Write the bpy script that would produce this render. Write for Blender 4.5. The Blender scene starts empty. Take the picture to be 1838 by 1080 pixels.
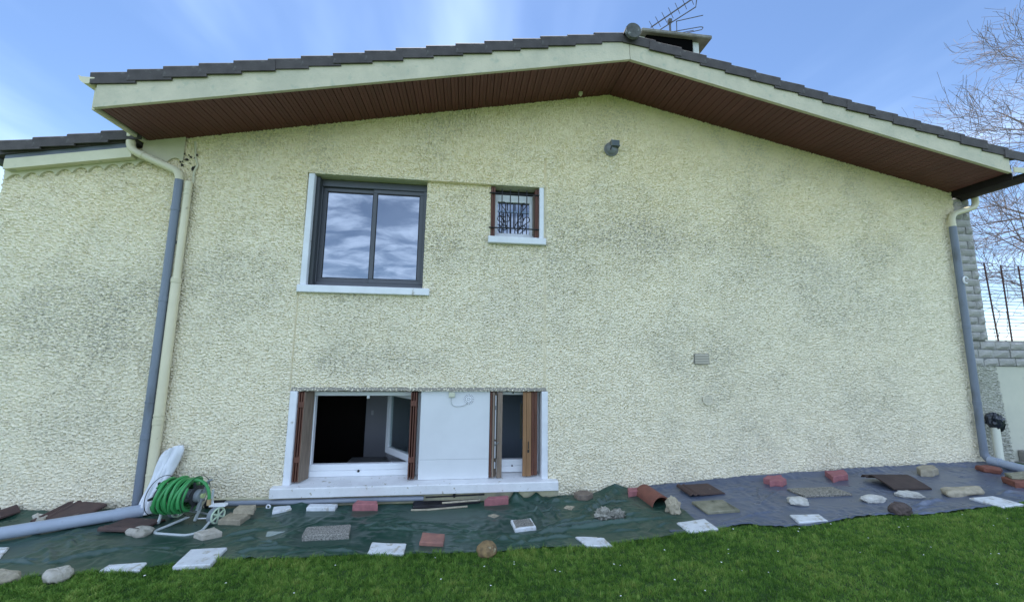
import bpy, bmesh, math, random
import numpy as np
from mathutils import Vector, Matrix, Euler

R = math.radians
random.seed(7)
RNG = np.random.default_rng(11)
SC = bpy.context.scene
COL = SC.collection

# ------------------------------------------------------------------ camera
cam_d = bpy.data.cameras.new('camera')
cam_d.sensor_fit = 'HORIZONTAL'
cam_d.sensor_width = 36.0
cam_d.lens = 690.0 / 1838.0 * 36.0
cam_d.clip_start = 0.05
cam_d.clip_end = 3000
cam = bpy.data.objects.new('camera', cam_d)
COL.objects.link(cam)
yaw, pitch, roll = R(6.66), R(7.42), R(0.77)
fw = Vector((math.sin(yaw) * math.cos(pitch), math.cos(yaw) * math.cos(pitch), math.sin(pitch)))
rt = Vector((math.cos(yaw), -math.sin(yaw), 0))
up = rt.cross(fw)
r2 = rt * math.cos(roll) + up * math.sin(roll)
u2 = -rt * math.sin(roll) + up * math.cos(roll)
m = Matrix((r2, u2, -fw)).transposed().to_4x4()
m.translation = Vector((0, -4.4, 1.6))
cam.matrix_world = m
SC.camera = cam

# ------------------------------------------------------------------ world, sun, exposure
SUN_EL, SUN_AZ = R(66), R(-8)
w = bpy.data.worlds.new('World')
SC.world = w
w.use_nodes = True
nt = w.node_tree
for n in list(nt.nodes):
    nt.nodes.remove(n)


def wn(t, **k):
    n = nt.nodes.new(t)
    for a, b in k.items():
        setattr(n, a, b)
    return n


def wl(a, b):
    nt.links.new(a, b)


out = wn('ShaderNodeOutputWorld')
bg = wn('ShaderNodeBackground')
bg.inputs['Strength'].default_value = 0.10
sky = wn('ShaderNodeTexSky', sky_type='NISHITA')
sky.sun_disc = False
sky.sun_elevation = SUN_EL
sky.sun_rotation = SUN_AZ
sky.altitude = 150
sky.air_density = 0.85
sky.dust_density = 0.05
sky.ozone_density = 4.0
tc = wn('ShaderNodeTexCoord')
sep = wn('ShaderNodeSeparateXYZ')
wl(tc.outputs['Generated'], sep.inputs[0])


def wmath(op, a, b=None, clamp=False):
    n = wn('ShaderNodeMath', operation=op)
    n.use_clamp = clamp
    if op == 'MULTIPLY_ADD':
        n.inputs[2].default_value = 0.14
    for i, v in enumerate((a, b)):
        if v is None:
            continue
        if isinstance(v, (int, float)):
            n.inputs[i].default_value = v
        else:
            wl(v, n.inputs[i])
    return n.outputs[0]


zz = wmath('ADD', wmath('MAXIMUM', sep.outputs['Z'], 0.0), 0.13)
cx = wmath('DIVIDE', sep.outputs['X'], zz)
cy = wmath('DIVIDE', sep.outputs['Y'], zz)
comb = wn('ShaderNodeCombineXYZ')
wl(cx, comb.inputs[0])
wl(cy, comb.inputs[1])


def wnoise(scale, sx, sy, off, detail, rough, dist):
    mp = wn('ShaderNodeMapping')
    mp.inputs['Scale'].default_value = (sx, sy, 1)
    mp.inputs['Location'].default_value = off
    wl(comb.outputs[0], mp.inputs['Vector'])
    nz = wn('ShaderNodeTexNoise')
    nz.inputs['Scale'].default_value = scale
    nz.inputs['Detail'].default_value = detail
    nz.inputs['Roughness'].default_value = rough
    nz.inputs['Distortion'].default_value = dist
    wl(mp.outputs[0], nz.inputs['Vector'])
    return nz.outputs['Fac']


def wramp(v, a, b):
    n = wn('ShaderNodeMapRange')
    n.interpolation_type = 'SMOOTHSTEP'
    n.inputs['From Min'].default_value = a
    n.inputs['From Max'].default_value = b
    wl(v, n.inputs['Value'])
    return n.outputs['Result']


# a deck of rippled altocumulus stands behind the camera and overhead (the panes mirror it); only a thin veil in front
edge = wmath('SUBTRACT', wmath('MULTIPLY', wnoise(0.7, 1, 1, (3.1, 1.7, 0), 4, 0.55, 0.3), 1.3), wmath('MULTIPLY', cy, 0.62))
deck = wramp(edge, 0.30, 0.95)
ripple = wramp(wnoise(2.6, 1.0, 1.5, (0.4, 5.2, 0), 7, 0.60, 0.5), 0.38, 0.70)
veil = wramp(wnoise(0.9, 1.5, 0.55, (0.2, 0.9, 0), 5, 0.5, 0.3), 0.42, 0.80)
cfac = wmath('ADD', wmath('MULTIPLY', deck, wmath('MULTIPLY_ADD', ripple, 0.76)), wmath('MULTIPLY', veil, 0.30), True)
cmix = wn('ShaderNodeMix', data_type='RGBA')
wl(cfac, cmix.inputs['Factor'])
wl(sky.outputs[0], cmix.inputs[6])
cmix.inputs[7].default_value = (9.0, 11.1, 14.4, 1)
wl(cmix.outputs[2], bg.inputs['Color'])
wl(bg.outputs[0], out.inputs['Surface'])

sun_d = bpy.data.lights.new('sun', 'SUN')
sun_d.energy = 4.0
sun_d.angle = R(0.6)
sun_d.color = (1.0, 0.95, 0.87)
sun = bpy.data.objects.new('sun', sun_d)
COL.objects.link(sun)
sdir = Vector((math.sin(SUN_AZ) * math.cos(SUN_EL), math.cos(SUN_AZ) * math.cos(SUN_EL), math.sin(SUN_EL)))
sun.rotation_euler = sdir.to_track_quat('Z', 'Y').to_euler()
sun.location = sdir * 40

SC.view_settings.view_transform = 'Standard'
SC.view_settings.look = 'None'
SC.view_settings.gamma = 1
SC.view_settings.exposure = 1.15
SC.view_settings.use_curve_mapping = False
SC.render.engine = 'CYCLES'
SC.cycles.max_bounces = 5
SC.cycles.diffuse_bounces = 3
SC.cycles.transparent_max_bounces = 6


# ------------------------------------------------------------------ helpers
def ground(x):
    return float(np.interp(x, [-60, -6, 1, 1.9, 2.35, 3.3, 5.1, 6.5, 9, 20, 60],
                           [0, 0, 0, .06, .09, .14, .225, .25, .27, .3, .3]))


class MB:
    """collects geometry for one mesh"""

    def __init__(s):
        s.v = []
        s.f = []

    def add(s, vs, fs):
        b = len(s.v)
        s.v += [tuple(p) for p in vs]
        s.f += [tuple(i + b for i in q) for q in fs]
        return s

    def box(s, x0, x1, y0, y1, z0, z1, c=0.0):
        if c <= 0:
            vs = [(x, y, z) for z in (z0, z1) for y in (y0, y1) for x in (x0, x1)]
            return s.add(vs, [(0, 2, 3, 1), (4, 5, 7, 6), (0, 1, 5, 4), (2, 6, 7, 3), (0, 4, 6, 2), (1, 3, 7, 5)])
        bm = bmesh.new()
        bmesh.ops.create_cube(bm, size=1)
        for v in bm.verts:
            v.co = Vector(((x0 + x1) / 2 + v.co.x * (x1 - x0), (y0 + y1) / 2 + v.co.y * (y1 - y0),
                           (z0 + z1) / 2 + v.co.z * (z1 - z0)))
        bmesh.ops.bevel(bm, geom=bm.edges[:], offset=c, segments=1, affect='EDGES')
        bm.verts.index_update()
        s.add([v.co for v in bm.verts], [[v.index for v in f.verts] for f in bm.faces])
        bm.free()
        return s

    def tube(s, pts, r, n=10, cap=True, closed=False):
        pts = [Vector(p) for p in pts]
        rs = r if isinstance(r, (list, tuple)) else [r] * len(pts)
        L = len(pts)
        ref = None
        rings = []
        for i, p in enumerate(pts):
            if closed:
                d = pts[(i + 1) % L] - pts[i - 1]
            else:
                d = pts[min(i + 1, L - 1)] - pts[max(i - 1, 0)]
            if d.length < 1e-9:
                d = Vector((0, 0, 1))
            d.normalize()
            if ref is None:
                ref = Vector((0, 0, 1)) if abs(d.z) < .9 else Vector((1, 0, 0))
                ref = (ref - d * ref.dot(d)).normalized()
            else:
                ref = (ref - d * ref.dot(d))
                ref = ref.normalized() if ref.length > 1e-6 else d.orthogonal().normalized()
            b = d.cross(ref)
            rings.append([p + (ref * math.cos(2 * math.pi * k / n) + b * math.sin(2 * math.pi * k / n)) * rs[i] for k in range(n)])
        vs = [q for g in rings for q in g]
        fs = []
        for i in range(L if closed else L - 1):
            j = (i + 1) % L
            for k in range(n):
                fs.append((i * n + k, i * n + (k + 1) % n, j * n + (k + 1) % n, j * n + k))
        if cap and not closed:
            fs.append(tuple(range(n - 1, -1, -1)))
            fs.append(tuple((L - 1) * n + k for k in range(n)))
        return s.add(vs, fs)

    def prism(s, poly, axis, a0, a1):
        """extrude a 2-D polygon along an axis (0 x, 1 y, 2 z)"""
        def P(p, a):
            q = [p[0], p[1]]
            q.insert(axis, a)
            return tuple(q)
        n = len(poly)
        vs = [P(p, a0) for p in poly] + [P(p, a1) for p in poly]
        fs = [tuple(range(n)), tuple(range(2 * n - 1, n - 1, -1))]
        fs += [(i, i + n, (i + 1) % n + n, (i + 1) % n) for i in range(n)]
        return s.add(vs, fs)

    def obj(s, name, mat, parent=None, smooth=False, loc=None):
        me = bpy.data.meshes.new(name)
        me.from_pydata(s.v, [], s.f)
        bm = bmesh.new()
        bm.from_mesh(me)
        bmesh.ops.recalc_face_normals(bm, faces=bm.faces[:])
        bm.to_mesh(me)
        bm.free()
        return link(name, me, mat, parent, smooth, loc)


def link(name, me, mat, parent=None, smooth=False, loc=None):
    if mat is not None and not me.materials:
        me.materials.append(mat)
    if smooth:
        me.polygons.foreach_set('use_smooth', [True] * len(me.polygons))
        try:
            me.set_sharp_from_angle(angle=R(40))
        except Exception:
            pass
    o = bpy.data.objects.new(name, me)
    COL.objects.link(o)
    if parent is not None:
        o.parent = parent
    if loc is not None:
        o.location = loc
    return o


def tag(o, label, cat, group=None):
    o['label'] = label
    o['category'] = cat
    if group:
        o['group'] = group
    return o


def thing(name, label, cat, loc=(0, 0, 0), group=None):
    o = bpy.data.objects.new(name, None)
    o.empty_display_size = 0.1
    COL.objects.link(o)
    o.location = loc
    return tag(o, label, cat, group)


def group_empty(name, parent):
    o = bpy.data.objects.new(name, None)
    o.empty_display_size = 0.1
    COL.objects.link(o)
    o.parent = parent
    return o


def struct(o):
    o['kind'] = 'structure'
    return o


def grid_mesh(name, X, Y, Z, keep=None):
    """mesh from 2-D arrays of coordinates, optional mask of kept cells"""
    nr, nc = X.shape
    co = np.stack([X, Y, Z], -1).reshape(-1, 3).astype(np.float32)
    i = np.arange(nr * nc).reshape(nr, nc)
    q = np.stack([i[:-1, :-1], i[:-1, 1:], i[1:, 1:], i[1:, :-1]], -1)
    q = q[keep] if keep is not None else q.reshape(-1, 4)
    me = bpy.data.meshes.new(name)
    me.vertices.add(len(co))
    me.vertices.foreach_set('co', co.ravel())
    me.loops.add(q.size)
    me.loops.foreach_set('vertex_index', q.ravel().astype(np.int32))
    me.polygons.add(len(q))
    me.polygons.foreach_set('loop_start', np.arange(0, q.size, 4, dtype=np.int32))
    me.update(calc_edges=True)
    return me


def fft_noise(n, dx, lo, hi, seed, ax=1.0, ay=1.0):
    """periodic band-pass noise, wavelengths lo..hi metres; ax, ay stretch"""
    g = np.random.default_rng(seed)
    f = np.fft.fft2(g.standard_normal((n, n)))
    fx = np.fft.fftfreq(n, dx)[None, :] * ax
    fy = np.fft.fftfreq(n, dx)[:, None] * ay
    k = np.sqrt(fx * fx + fy * fy)
    band = np.exp(-(k * lo) ** 2) * (1 - np.exp(-(k * hi) ** 2))
    r = np.real(np.fft.ifft2(f * band))
    return (r / r.std()).astype(np.float32)


def sample(T, dx, x, y):
    n = T.shape[0]
    u = x / dx
    v = y / dx
    i = np.floor(u).astype(int)
    j = np.floor(v).astype(int)
    a = u - i
    b = v - j
    i0, i1, j0, j1 = i % n, (i + 1) % n, j % n, (j + 1) % n
    return (T[j0, i0] * (1 - a) * (1 - b) + T[j0, i1] * a * (1 - b) + T[j1, i0] * (1 - a) * b + T[j1, i1] * a * b)


# ------------------------------------------------------------------ materials
MATS = {}


def mat(name, col, rough=0.7, var=0.0, scale=8.0, col2=None, bump=0.0, bscale=60.0, bdist=0.004,
        metal=0.0, spec=0.4, spots=None, stretch=None, detail=5):
    """principled material: base colour varied by object-space noise, fine bump"""
    if name in MATS:
        return MATS[name]
    mt = bpy.data.materials.new(name)
    mt.use_nodes = True
    t = mt.node_tree
    b = t.nodes['Principled BSDF']
    b.inputs['Roughness'].default_value = rough
    b.inputs['Metallic'].default_value = metal
    b.inputs['Specular IOR Level'].default_value = spec
    tcn = t.nodes.new('ShaderNodeTexCoord')
    vec = tcn.outputs['Object']
    if stretch:
        mp = t.nodes.new('ShaderNodeMapping')
        mp.inputs['Scale'].default_value = stretch
        t.links.new(vec, mp.inputs['Vector'])
        vec = mp.outputs[0]
    if col2 is None:
        col2 = tuple(c * (1 - var) for c in col)
    src = None
    if var > 0 or col2 != col:
        nz = t.nodes.new('ShaderNodeTexNoise')
        nz.inputs['Scale'].default_value = scale
        nz.inputs['Detail'].default_value = detail
        nz.inputs['Roughness'].default_value = 0.62
        t.links.new(vec, nz.inputs['Vector'])
        oi = t.nodes.new('ShaderNodeObjectInfo')
        rp = t.nodes.new('ShaderNodeMapRange')
        rp.inputs['From Min'].default_value = 0.35
        rp.inputs['From Max'].default_value = 0.65
        t.links.new(nz.outputs['Fac'], rp.inputs['Value'])
        mx = t.nodes.new('ShaderNodeMix')
        mx.data_type = 'RGBA'
        mx.inputs[6].default_value = (*col, 1)
        mx.inputs[7].default_value = (*col2, 1)
        t.links.new(rp.outputs[0], mx.inputs['Factor'])
        hs = t.nodes.new('ShaderNodeHueSaturation')
        mv = t.nodes.new('ShaderNodeMapRange')
        mv.inputs['To Min'].default_value = 1 - 0.18 * min(1, var * 2)
        mv.inputs['To Max'].default_value = 1 + 0.18 * min(1, var * 2)
        t.links.new(oi.outputs['Random'], mv.inputs['Value'])
        t.links.new(mv.outputs[0], hs.inputs['Value'])
        t.links.new(mx.outputs[2], hs.inputs['Color'])
        src = hs.outputs[0]
    if spots:
        scol, sscale, thr, soft = spots
        nz2 = t.nodes.new('ShaderNodeTexNoise')
        nz2.inputs['Scale'].default_value = sscale
        nz2.inputs['Detail'].default_value = 4
        t.links.new(vec, nz2.inputs['Vector'])
        rp2 = t.nodes.new('ShaderNodeMapRange')
        rp2.inputs['From Min'].default_value = thr
        rp2.inputs['From Max'].default_value = thr + soft
        t.links.new(nz2.outputs['Fac'], rp2.inputs['Value'])
        mx2 = t.nodes.new('ShaderNodeMix')
        mx2.data_type = 'RGBA'
        mx2.inputs[6].default_value = (*col, 1)
        if src is not None:
            t.links.new(src, mx2.inputs[6])
        mx2.inputs[7].default_value = (*scol, 1)
        t.links.new(rp2.outputs[0], mx2.inputs['Factor'])
        src = mx2.outputs[2]
    if src is not None:
        t.links.new(src, b.inputs['Base Color'])
    else:
        b.inputs['Base Color'].default_value = (*col, 1)
    if bump > 0:
        nb = t.nodes.new('ShaderNodeTexNoise')
        nb.inputs['Scale'].default_value = bscale
        nb.inputs['Detail'].default_value = 4
        t.links.new(vec, nb.inputs['Vector'])
        bp = t.nodes.new('ShaderNodeBump')
        bp.inputs['Strength'].default_value = bump
        bp.inputs['Distance'].default_value = bdist
        t.links.new(nb.outputs['Fac'], bp.inputs['Height'])
        t.links.new(bp.outputs[0], b.inputs['Normal'])
    MATS[name] = mt
    return mt


def render_material(name, base, pale, dirt, lichen):
    """rough cream render: large weather stains, mildew in patches, fine grain"""
    mt = bpy.data.materials.new(name)
    mt.use_nodes = True
    t = mt.node_tree
    b = t.nodes['Principled BSDF']
    b.inputs['Roughness'].default_value = 0.92
    b.inputs['Specular IOR Level'].default_value = 0.15
    tcn = t.nodes.new('ShaderNodeTexCoord')
    vec = tcn.outputs['Object']

    def noise(scale, detail=6, rough=.6, st=(1, 1, 1), off=(0, 0, 0)):
        mp = t.nodes.new('ShaderNodeMapping')
        mp.inputs['Scale'].default_value = st
        mp.inputs['Location'].default_value = off
        t.links.new(vec, mp.inputs['Vector'])
        n = t.nodes.new('ShaderNodeTexNoise')
        n.inputs['Scale'].default_value = scale
        n.inputs['Detail'].default_value = detail
        n.inputs['Roughness'].default_value = rough
        t.links.new(mp.outputs[0], n.inputs['Vector'])
        return n.outputs['Fac']

    def ramp(v, a, c, lo=0., hi=1.):
        n = t.nodes.new('ShaderNodeMapRange')
        n.interpolation_type = 'SMOOTHSTEP'
        n.inputs['From Min'].default_value = a
        n.inputs['From Max'].default_value = c
        n.inputs['To Min'].default_value = lo
        n.inputs['To Max'].default_value = hi
        t.links.new(v, n.inputs['Value'])
        return n.outputs[0]

    def mul(a, c):
        n = t.nodes.new('ShaderNodeMath')
        n.operation = 'MULTIPLY'
        for i, v in enumerate((a, c)):
            if isinstance(v, float):
                n.inputs[i].default_value = v
            else:
                t.links.new(v, n.inputs[i])
        return n.outputs[0]

    def mix(f, a, c):
        n = t.nodes.new('ShaderNodeMix')
        n.data_type = 'RGBA'
        for i, v in ((0, f), (6, a), (7, c)):
            if isinstance(v, tuple):
                n.inputs[i].default_value = (*v, 1)
            elif isinstance(v, float):
                n.inputs[i].default_value = v
            else:
                t.links.new(v, n.inputs[i])
        return n.outputs[2]

    sp = t.nodes.new('ShaderNodeSeparateXYZ')
    t.links.new(vec, sp.inputs[0])
    # wall colour is paler low down and yellower toward the top
    wob = t.nodes.new('ShaderNodeMath')
    wob.operation = 'MULTIPLY_ADD'
    wob.inputs[1].default_value = -2.2
    t.links.new(noise(.7, 5, .6), wob.inputs[0])
    t.links.new(sp.outputs['Z'], wob.inputs[2])
    lower_pale = ramp(wob.outputs[0], 3.0, 1.2, .0, 1.)
    c = mix(lower_pale, base, pale)
    big = ramp(noise(.62, 5, .62, (1, 1, 1.1), (2.3, 0, 1.1)), .45, .68)
    spk = ramp(noise(34, 5, .72, (1, 1, 1.3)), .44, .62)
    c = mix(mul(mul(big, spk), .58), c, dirt)
    mid = ramp(noise(2.3, 5, .65, (1, 1, .8), (9, 0, 4)), .46, .68)
    spk2 = ramp(noise(46, 5, .72, (1, 1, 1), (5, 0, 5)), .44, .62)
    c = mix(mul(mul(mid, spk2), .40), c, lichen)
    # soot and algae blotches, each with its own place and ragged outline
    rag = noise(3.2, 6, .7, (1, 1, 1.3), (1, 0, 6))
    for cx_, cz_, rx_, rz_, k_, sc_ in ((-4.05, 1.85, .95, .75, .75, dirt), (-.95, 1.47, 1.0, .24, .70, dirt), (2.25, 3.02, 1.15, .38, .60, (.36, .33, .31)),
                                        (.55, 2.15, .8, .45, .45, (.40, .38, .36)), (-2.5, 2.3, .5, .7, .40, dirt), (4.2, 2.5, 1.3, .6, .35, (.36, .34, .32))):
        vm = t.nodes.new('ShaderNodeMapping')
        vm.inputs['Location'].default_value = (-cx_ / rx_, 0, -cz_ / rz_)
        vm.inputs['Scale'].default_value = (1 / rx_, 0, 1 / rz_)
        t.links.new(vec, vm.inputs['Vector'])
        ln_ = t.nodes.new('ShaderNodeVectorMath')
        ln_.operation = 'LENGTH'
        t.links.new(vm.outputs[0], ln_.inputs[0])
        ad_ = t.nodes.new('ShaderNodeMath')
        ad_.operation = 'MULTIPLY_ADD'
        ad_.inputs[1].default_value = 2.2
        t.links.new(rag, ad_.inputs[0])
        t.links.new(ln_.outputs['Value'], ad_.inputs[2])
        msk = ramp(ad_.outputs[0], 2.15, 1.35)
        c = mix(mul(mul(msk, spk), k_ * .72), c, sc_)
    t.links.new(c, b.inputs['Base Color'])
    bp = t.nodes.new('ShaderNodeBump')
    bp.inputs['Strength'].default_value = 0.7
    bp.inputs['Distance'].default_value = 0.008
    t.links.new(noise(95, 3, .6), bp.inputs['Height'])
    t.links.new(bp.outputs[0], b.inputs['Normal'])
    return mt


M_RENDER = render_material('rough_render', (.87, .755, .50), (.88, .80, .61), (.20, .20, .175), (.46, .45, .37))
M_WHITE = mat('white_paint', (.82, .83, .86), .55, .12, 5, bump=.15, bscale=40, spots=((.45, .43, .38), 14, .66, .08))
M_PVC = mat('white_plastic', (.82, .83, .86), .35, .05, 3)
M_ALU = mat('grey_aluminium', (.085, .09, .105), .42, .12, 3, metal=.0, spec=.5)
M_BLACK = mat('black_rubber', (.006, .006, .007), .6)
M_CREAM = mat('cream_board', (.64, .60, .43), .6, .12, 6, col2=(.58, .55, .38), bump=.2, bscale=30, spots=((.36, .38, .30), 9, .62, .12))
M_FASCIA = mat('cream_fascia', (.63, .575, .43), .8, .2, 4, col2=(.52, .49, .37), bump=.7, bscale=55, bdist=.006, spots=((.40, .43, .33), 11, .58, .2))
M_CREAMPIPE = mat('cream_pipe', (.70, .64, .45), .4, .08, 3, spots=((.35, .30, .18), 9, .68, .08))
M_GREYPIPE = mat('grey_pipe', (.20, .23, .28), .5, .15, 3, col2=(.165, .19, .235), spots=((.12, .13, .14), 6, .60, .14), stretch=(1, 1, .35))
M_GREYPIPE2 = mat('pale_grey_pipe', (.36, .41, .49), .33, .10, 4, spots=((.26, .28, .30), 10, .64, .1))
M_SOFFIT = mat('brown_soffit_plank', (.155, .050, .045), .48, .22, 4, stretch=(1, .25, 1))
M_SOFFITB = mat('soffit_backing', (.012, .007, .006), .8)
M_TILE = mat('brown_roof_tile', (.088, .076, .074), .8, .32, 9, bump=.4, bscale=80, spots=((.12, .115, .105), 16, .63, .1))
M_MORTAR = mat('ridge_mortar', (.13, .13, .125), .9, .4, 14, bump=.6, bscale=50, spots=((.40, .42, .40), 16, .60, .08))
M_ZINC = mat('zinc', (.14, .16, .19), .45, .15, 5)
M_CONC = mat('concrete_cap', (.30, .28, .24), .9, .3, 7, col2=(.17, .16, .14), bump=.5, bscale=40)
M_OPENING = mat('opening_black', (.004, .004, .004), .95, spec=.0)  # near-black stands for soot and the darkness inside openings
M_WOOD_RED = mat('red_brown_wood', (.155, .062, .040), .6, .35, 10, stretch=(4, 4, .5), bump=.3, bscale=30)
M_WOOD_GREY = mat('weathered_wood', (.27, .205, .155), .7, .35, 10, stretch=(5, 5, .4), bump=.3, bscale=30)
M_WOOD_TAN = mat('tan_wood', (.33, .175, .082), .6, .28, 9, stretch=(6, 6, .4), bump=.2, bscale=30)
M_IRON = mat('wrought_iron', (.012, .012, .015), .5, .2, 20, spec=.5)
M_LAMPGREY = mat('lamp_metal', (.24, .25, .26), .5, .3, 20, spec=.5)
M_DARKROOM = mat('dark_room', (.018, .016, .016), .9)  # near-black walls put the darkness of the rooms into the colour
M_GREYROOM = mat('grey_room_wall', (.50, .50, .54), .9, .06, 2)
M_BROWNROOM = mat('dark_filler_brown', (.02, .014, .012), .7, .2, 3)
M_STONE = mat('grey_facing_stone', (.42, .40, .37), .9, .35, 9, col2=(.29, .28, .265), bump=.8, bscale=26, bdist=.01)
M_STONEMORT = mat('stone_mortar', (.20, .20, .195), .95, .2, 20, bump=.4)
M_PANEL = mat('pale_render_panel', (.62, .60, .49), .85, .14, 2, col2=(.54, .53, .44), bump=.25, spots=((.45, .44, .37), 5, .62, .12))
M_RUST = mat('rusty_steel', (.12, .062, .055), .8, .4, 30)
M_WIRE = mat('fence_wire', (.13, .12, .13), .6)
M_BARK = mat('bark', (.19, .15, .155), .9, .3, 6, col2=(.27, .23, .22), bump=.5)
M_VINE = mat('dry_vine', (.13, .075, .06), .9, .3, 9)


def glass_mat(name, refl, tint, transp):
    mt = bpy.data.materials.new(name)
    mt.use_nodes = True
    t = mt.node_tree
    for n in list(t.nodes):
        t.nodes.remove(n)
    o = t.nodes.new('ShaderNodeOutputMaterial')
    gl = t.nodes.new('ShaderNodeBsdfGlossy')
    gl.inputs['Roughness'].default_value = 0.0
    gl.inputs['Color'].default_value = (*tint, 1)
    if transp:
        b = t.nodes.new('ShaderNodeBsdfTransparent')
        b.inputs['Color'].default_value = (.8, .86, .86, 1)
    else:
        b = t.nodes.new('ShaderNodeBsdfDiffuse')
        b.inputs['Color'].default_value = (.012, .014, .018, 1)
    mx = t.nodes.new('ShaderNodeMixShader')
    mx.inputs[0].default_value = refl
    # very slight waviness of the float glass
    tcn = t.nodes.new('ShaderNodeTexCoord')
    nz = t.nodes.new('ShaderNodeTexNoise')
    nz.inputs['Scale'].default_value = 3.0
    bp = t.nodes.new('ShaderNodeBump')
    bp.inputs['Strength'].default_value = 0.02
    bp.inputs['Distance'].default_value = 0.02
    t.links.new(tcn.outputs['Object'], nz.inputs['Vector'])
    t.links.new(nz.outputs['Fac'], bp.inputs['Height'])
    t.links.new(bp.outputs[0], gl.inputs['Normal'])
    t.links.new(b.outputs[0], mx.inputs[1])
    t.links.new(gl.outputs[0], mx.inputs[2])
    t.links.new(mx.outputs[0], o.inputs['Surface'])
    return mt


M_GLASS = glass_mat('coated_glass', .30, (.84, .90, 1.0), False)
M_CLEAR = glass_mat('clear_glass', .10, (1, 1, 1), True)

# ------------------------------------------------------------------ ground
APEX_X, APEX_Z, SLOPE = 1.736, 4.886, 0.204


def soffit_z(x):
    return APEX_Z - SLOPE * abs(x - APEX_X)


def tile_z(x):
    return 5.235 - .205 * abs(x - APEX_X) - (.03 if x > APEX_X else 0)


def lawn_material():
    mt = bpy.data.materials.new('grass')
    mt.use_nodes = True
    t = mt.node_tree
    b = t.nodes['Principled BSDF']
    b.inputs['Roughness'].default_value = .55
    b.inputs['Specular IOR Level'].default_value = .25
    at = t.nodes.new('ShaderNodeAttribute')
    at.attribute_name = 'tint'
    tcn = t.nodes.new('ShaderNodeTexCoord')
    nz = t.nodes.new('ShaderNodeTexNoise')
    nz.inputs['Scale'].default_value = 2.2
    nz.inputs['Detail'].default_value = 5
    t.links.new(tcn.outputs['Object'], nz.inputs['Vector'])
    ad = t.nodes.new('ShaderNodeMath')
    ad.operation = 'MULTIPLY_ADD'
    ad.inputs[1].default_value = 1.3
    ad.inputs[2].default_value = -.65
    t.links.new(nz.outputs['Fac'], ad.inputs[0])
    ad2 = t.nodes.new('ShaderNodeMath')
    ad2.operation = 'ADD'
    t.links.new(ad.outputs[0], ad2.inputs[0])
    t.links.new(at.outputs['Fac'], ad2.inputs[1])
    cr = t.nodes.new('ShaderNodeValToRGB')
    e = cr.color_ramp.elements
    e[0].position = 0.0
    e[0].color = (.050, .130, .024, 1)
    e[1].position = 1.0
    e[1].color = (.36, .43, .11, 1)
    for p, c in ((.35, (.125, .255, .040, 1)), (.7, (.215, .375, .066, 1))):
        q = e.new(p)
        q.color = c
    t.links.new(ad2.outputs[0], cr.inputs[0])
    t.links.new(cr.outputs[0], b.inputs['Base Color'])
    tl = t.nodes.new('ShaderNodeBsdfTranslucent')
    t.links.new(cr.outputs[0], tl.inputs['Color'])
    mxs = t.nodes.new('ShaderNodeMixShader')
    mxs.inputs[0].default_value = .35
    t.links.new(b.outputs[0], mxs.inputs[1])
    t.links.new(tl.outputs[0], mxs.inputs[2])
    t.links.new(mxs.outputs[0], t.nodes['Material Output'].inputs['Surface'])
    return mt


M_GRASS = lawn_material()
M_SOIL = mat('lawn_soil', (.060, .115, .026), .9, .4, 6, col2=(.040, .070, .020), bump=.8, bscale=45, bdist=.02)
M_EARTH = mat('terrace_earth', (.10, .11, .05), .95, .4, 3, bump=.5)

gx = np.array([-400, -60, -20, -6] + list(np.arange(-5, 10.01, .5)) + [14, 20, 60, 400], float)
gy = np.array([-400, -80, -30, -10, -5, -3, -2, -1, 0.02], float)
GX, GY = np.meshgrid(gx, gy)
GZ = np.vectorize(ground)(GX)
struct(link('ground', grid_mesh('ground', GX, GY, GZ), M_SOIL))
struct(MB().add([(-400, .02, 0), (-4.9, .02, 0), (-4.9, 400, 0), (-400, 400, 0), (-4.9, 9, 0), (6.6, 9, 0), (6.6, 400, 0)],
                [(0, 1, 2, 3), (4, 5, 6, 2)]).obj('ground_behind', M_SOIL))
struct(MB().add([(6.6, .2, 1.55), (400, .2, 1.55), (400, 400, 1.55), (6.6, 400, 1.55)], [(0, 1, 2, 3)]).obj('terrace', M_EARTH))

# ------------------------------------------------------------------ house walls
NT = 2048
N_BLOB = fft_noise(NT, .0085, .0165, .030, 1, .92, 1.08)
N_BLOB2 = fft_noise(NT, .0085, .010, .020, 2)
N_SOFT = fft_noise(NT, .0085, .12, .5, 3)


def crepi(x, z):
    n = sample(N_BLOB, .0085, x + 30, z + 30)
    n2 = sample(N_BLOB2, .0085, x + 33, z + 31)
    s = sample(N_SOFT, .0085, x + 31, z + 37)
    return -(.0116 * np.tanh(1.4 * n + .45) + .0054 * n2 + .0008 * s)


def cuts(a, b, brk, step):
    pts = sorted({a, b, *[q for q in brk if a < q < b]})
    o = []
    for p, q in zip(pts[:-1], pts[1:]):
        k = max(1, int(round((q - p) / step)))
        o += list(np.linspace(p, q, k, endpoint=False))
    return np.array(o + [b])


OPEN = [(-1.827, -.512, 2.25, 3.576), (.246, .885, 2.90, 3.576), (-1.830, .938, .14, 1.152)]


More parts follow.
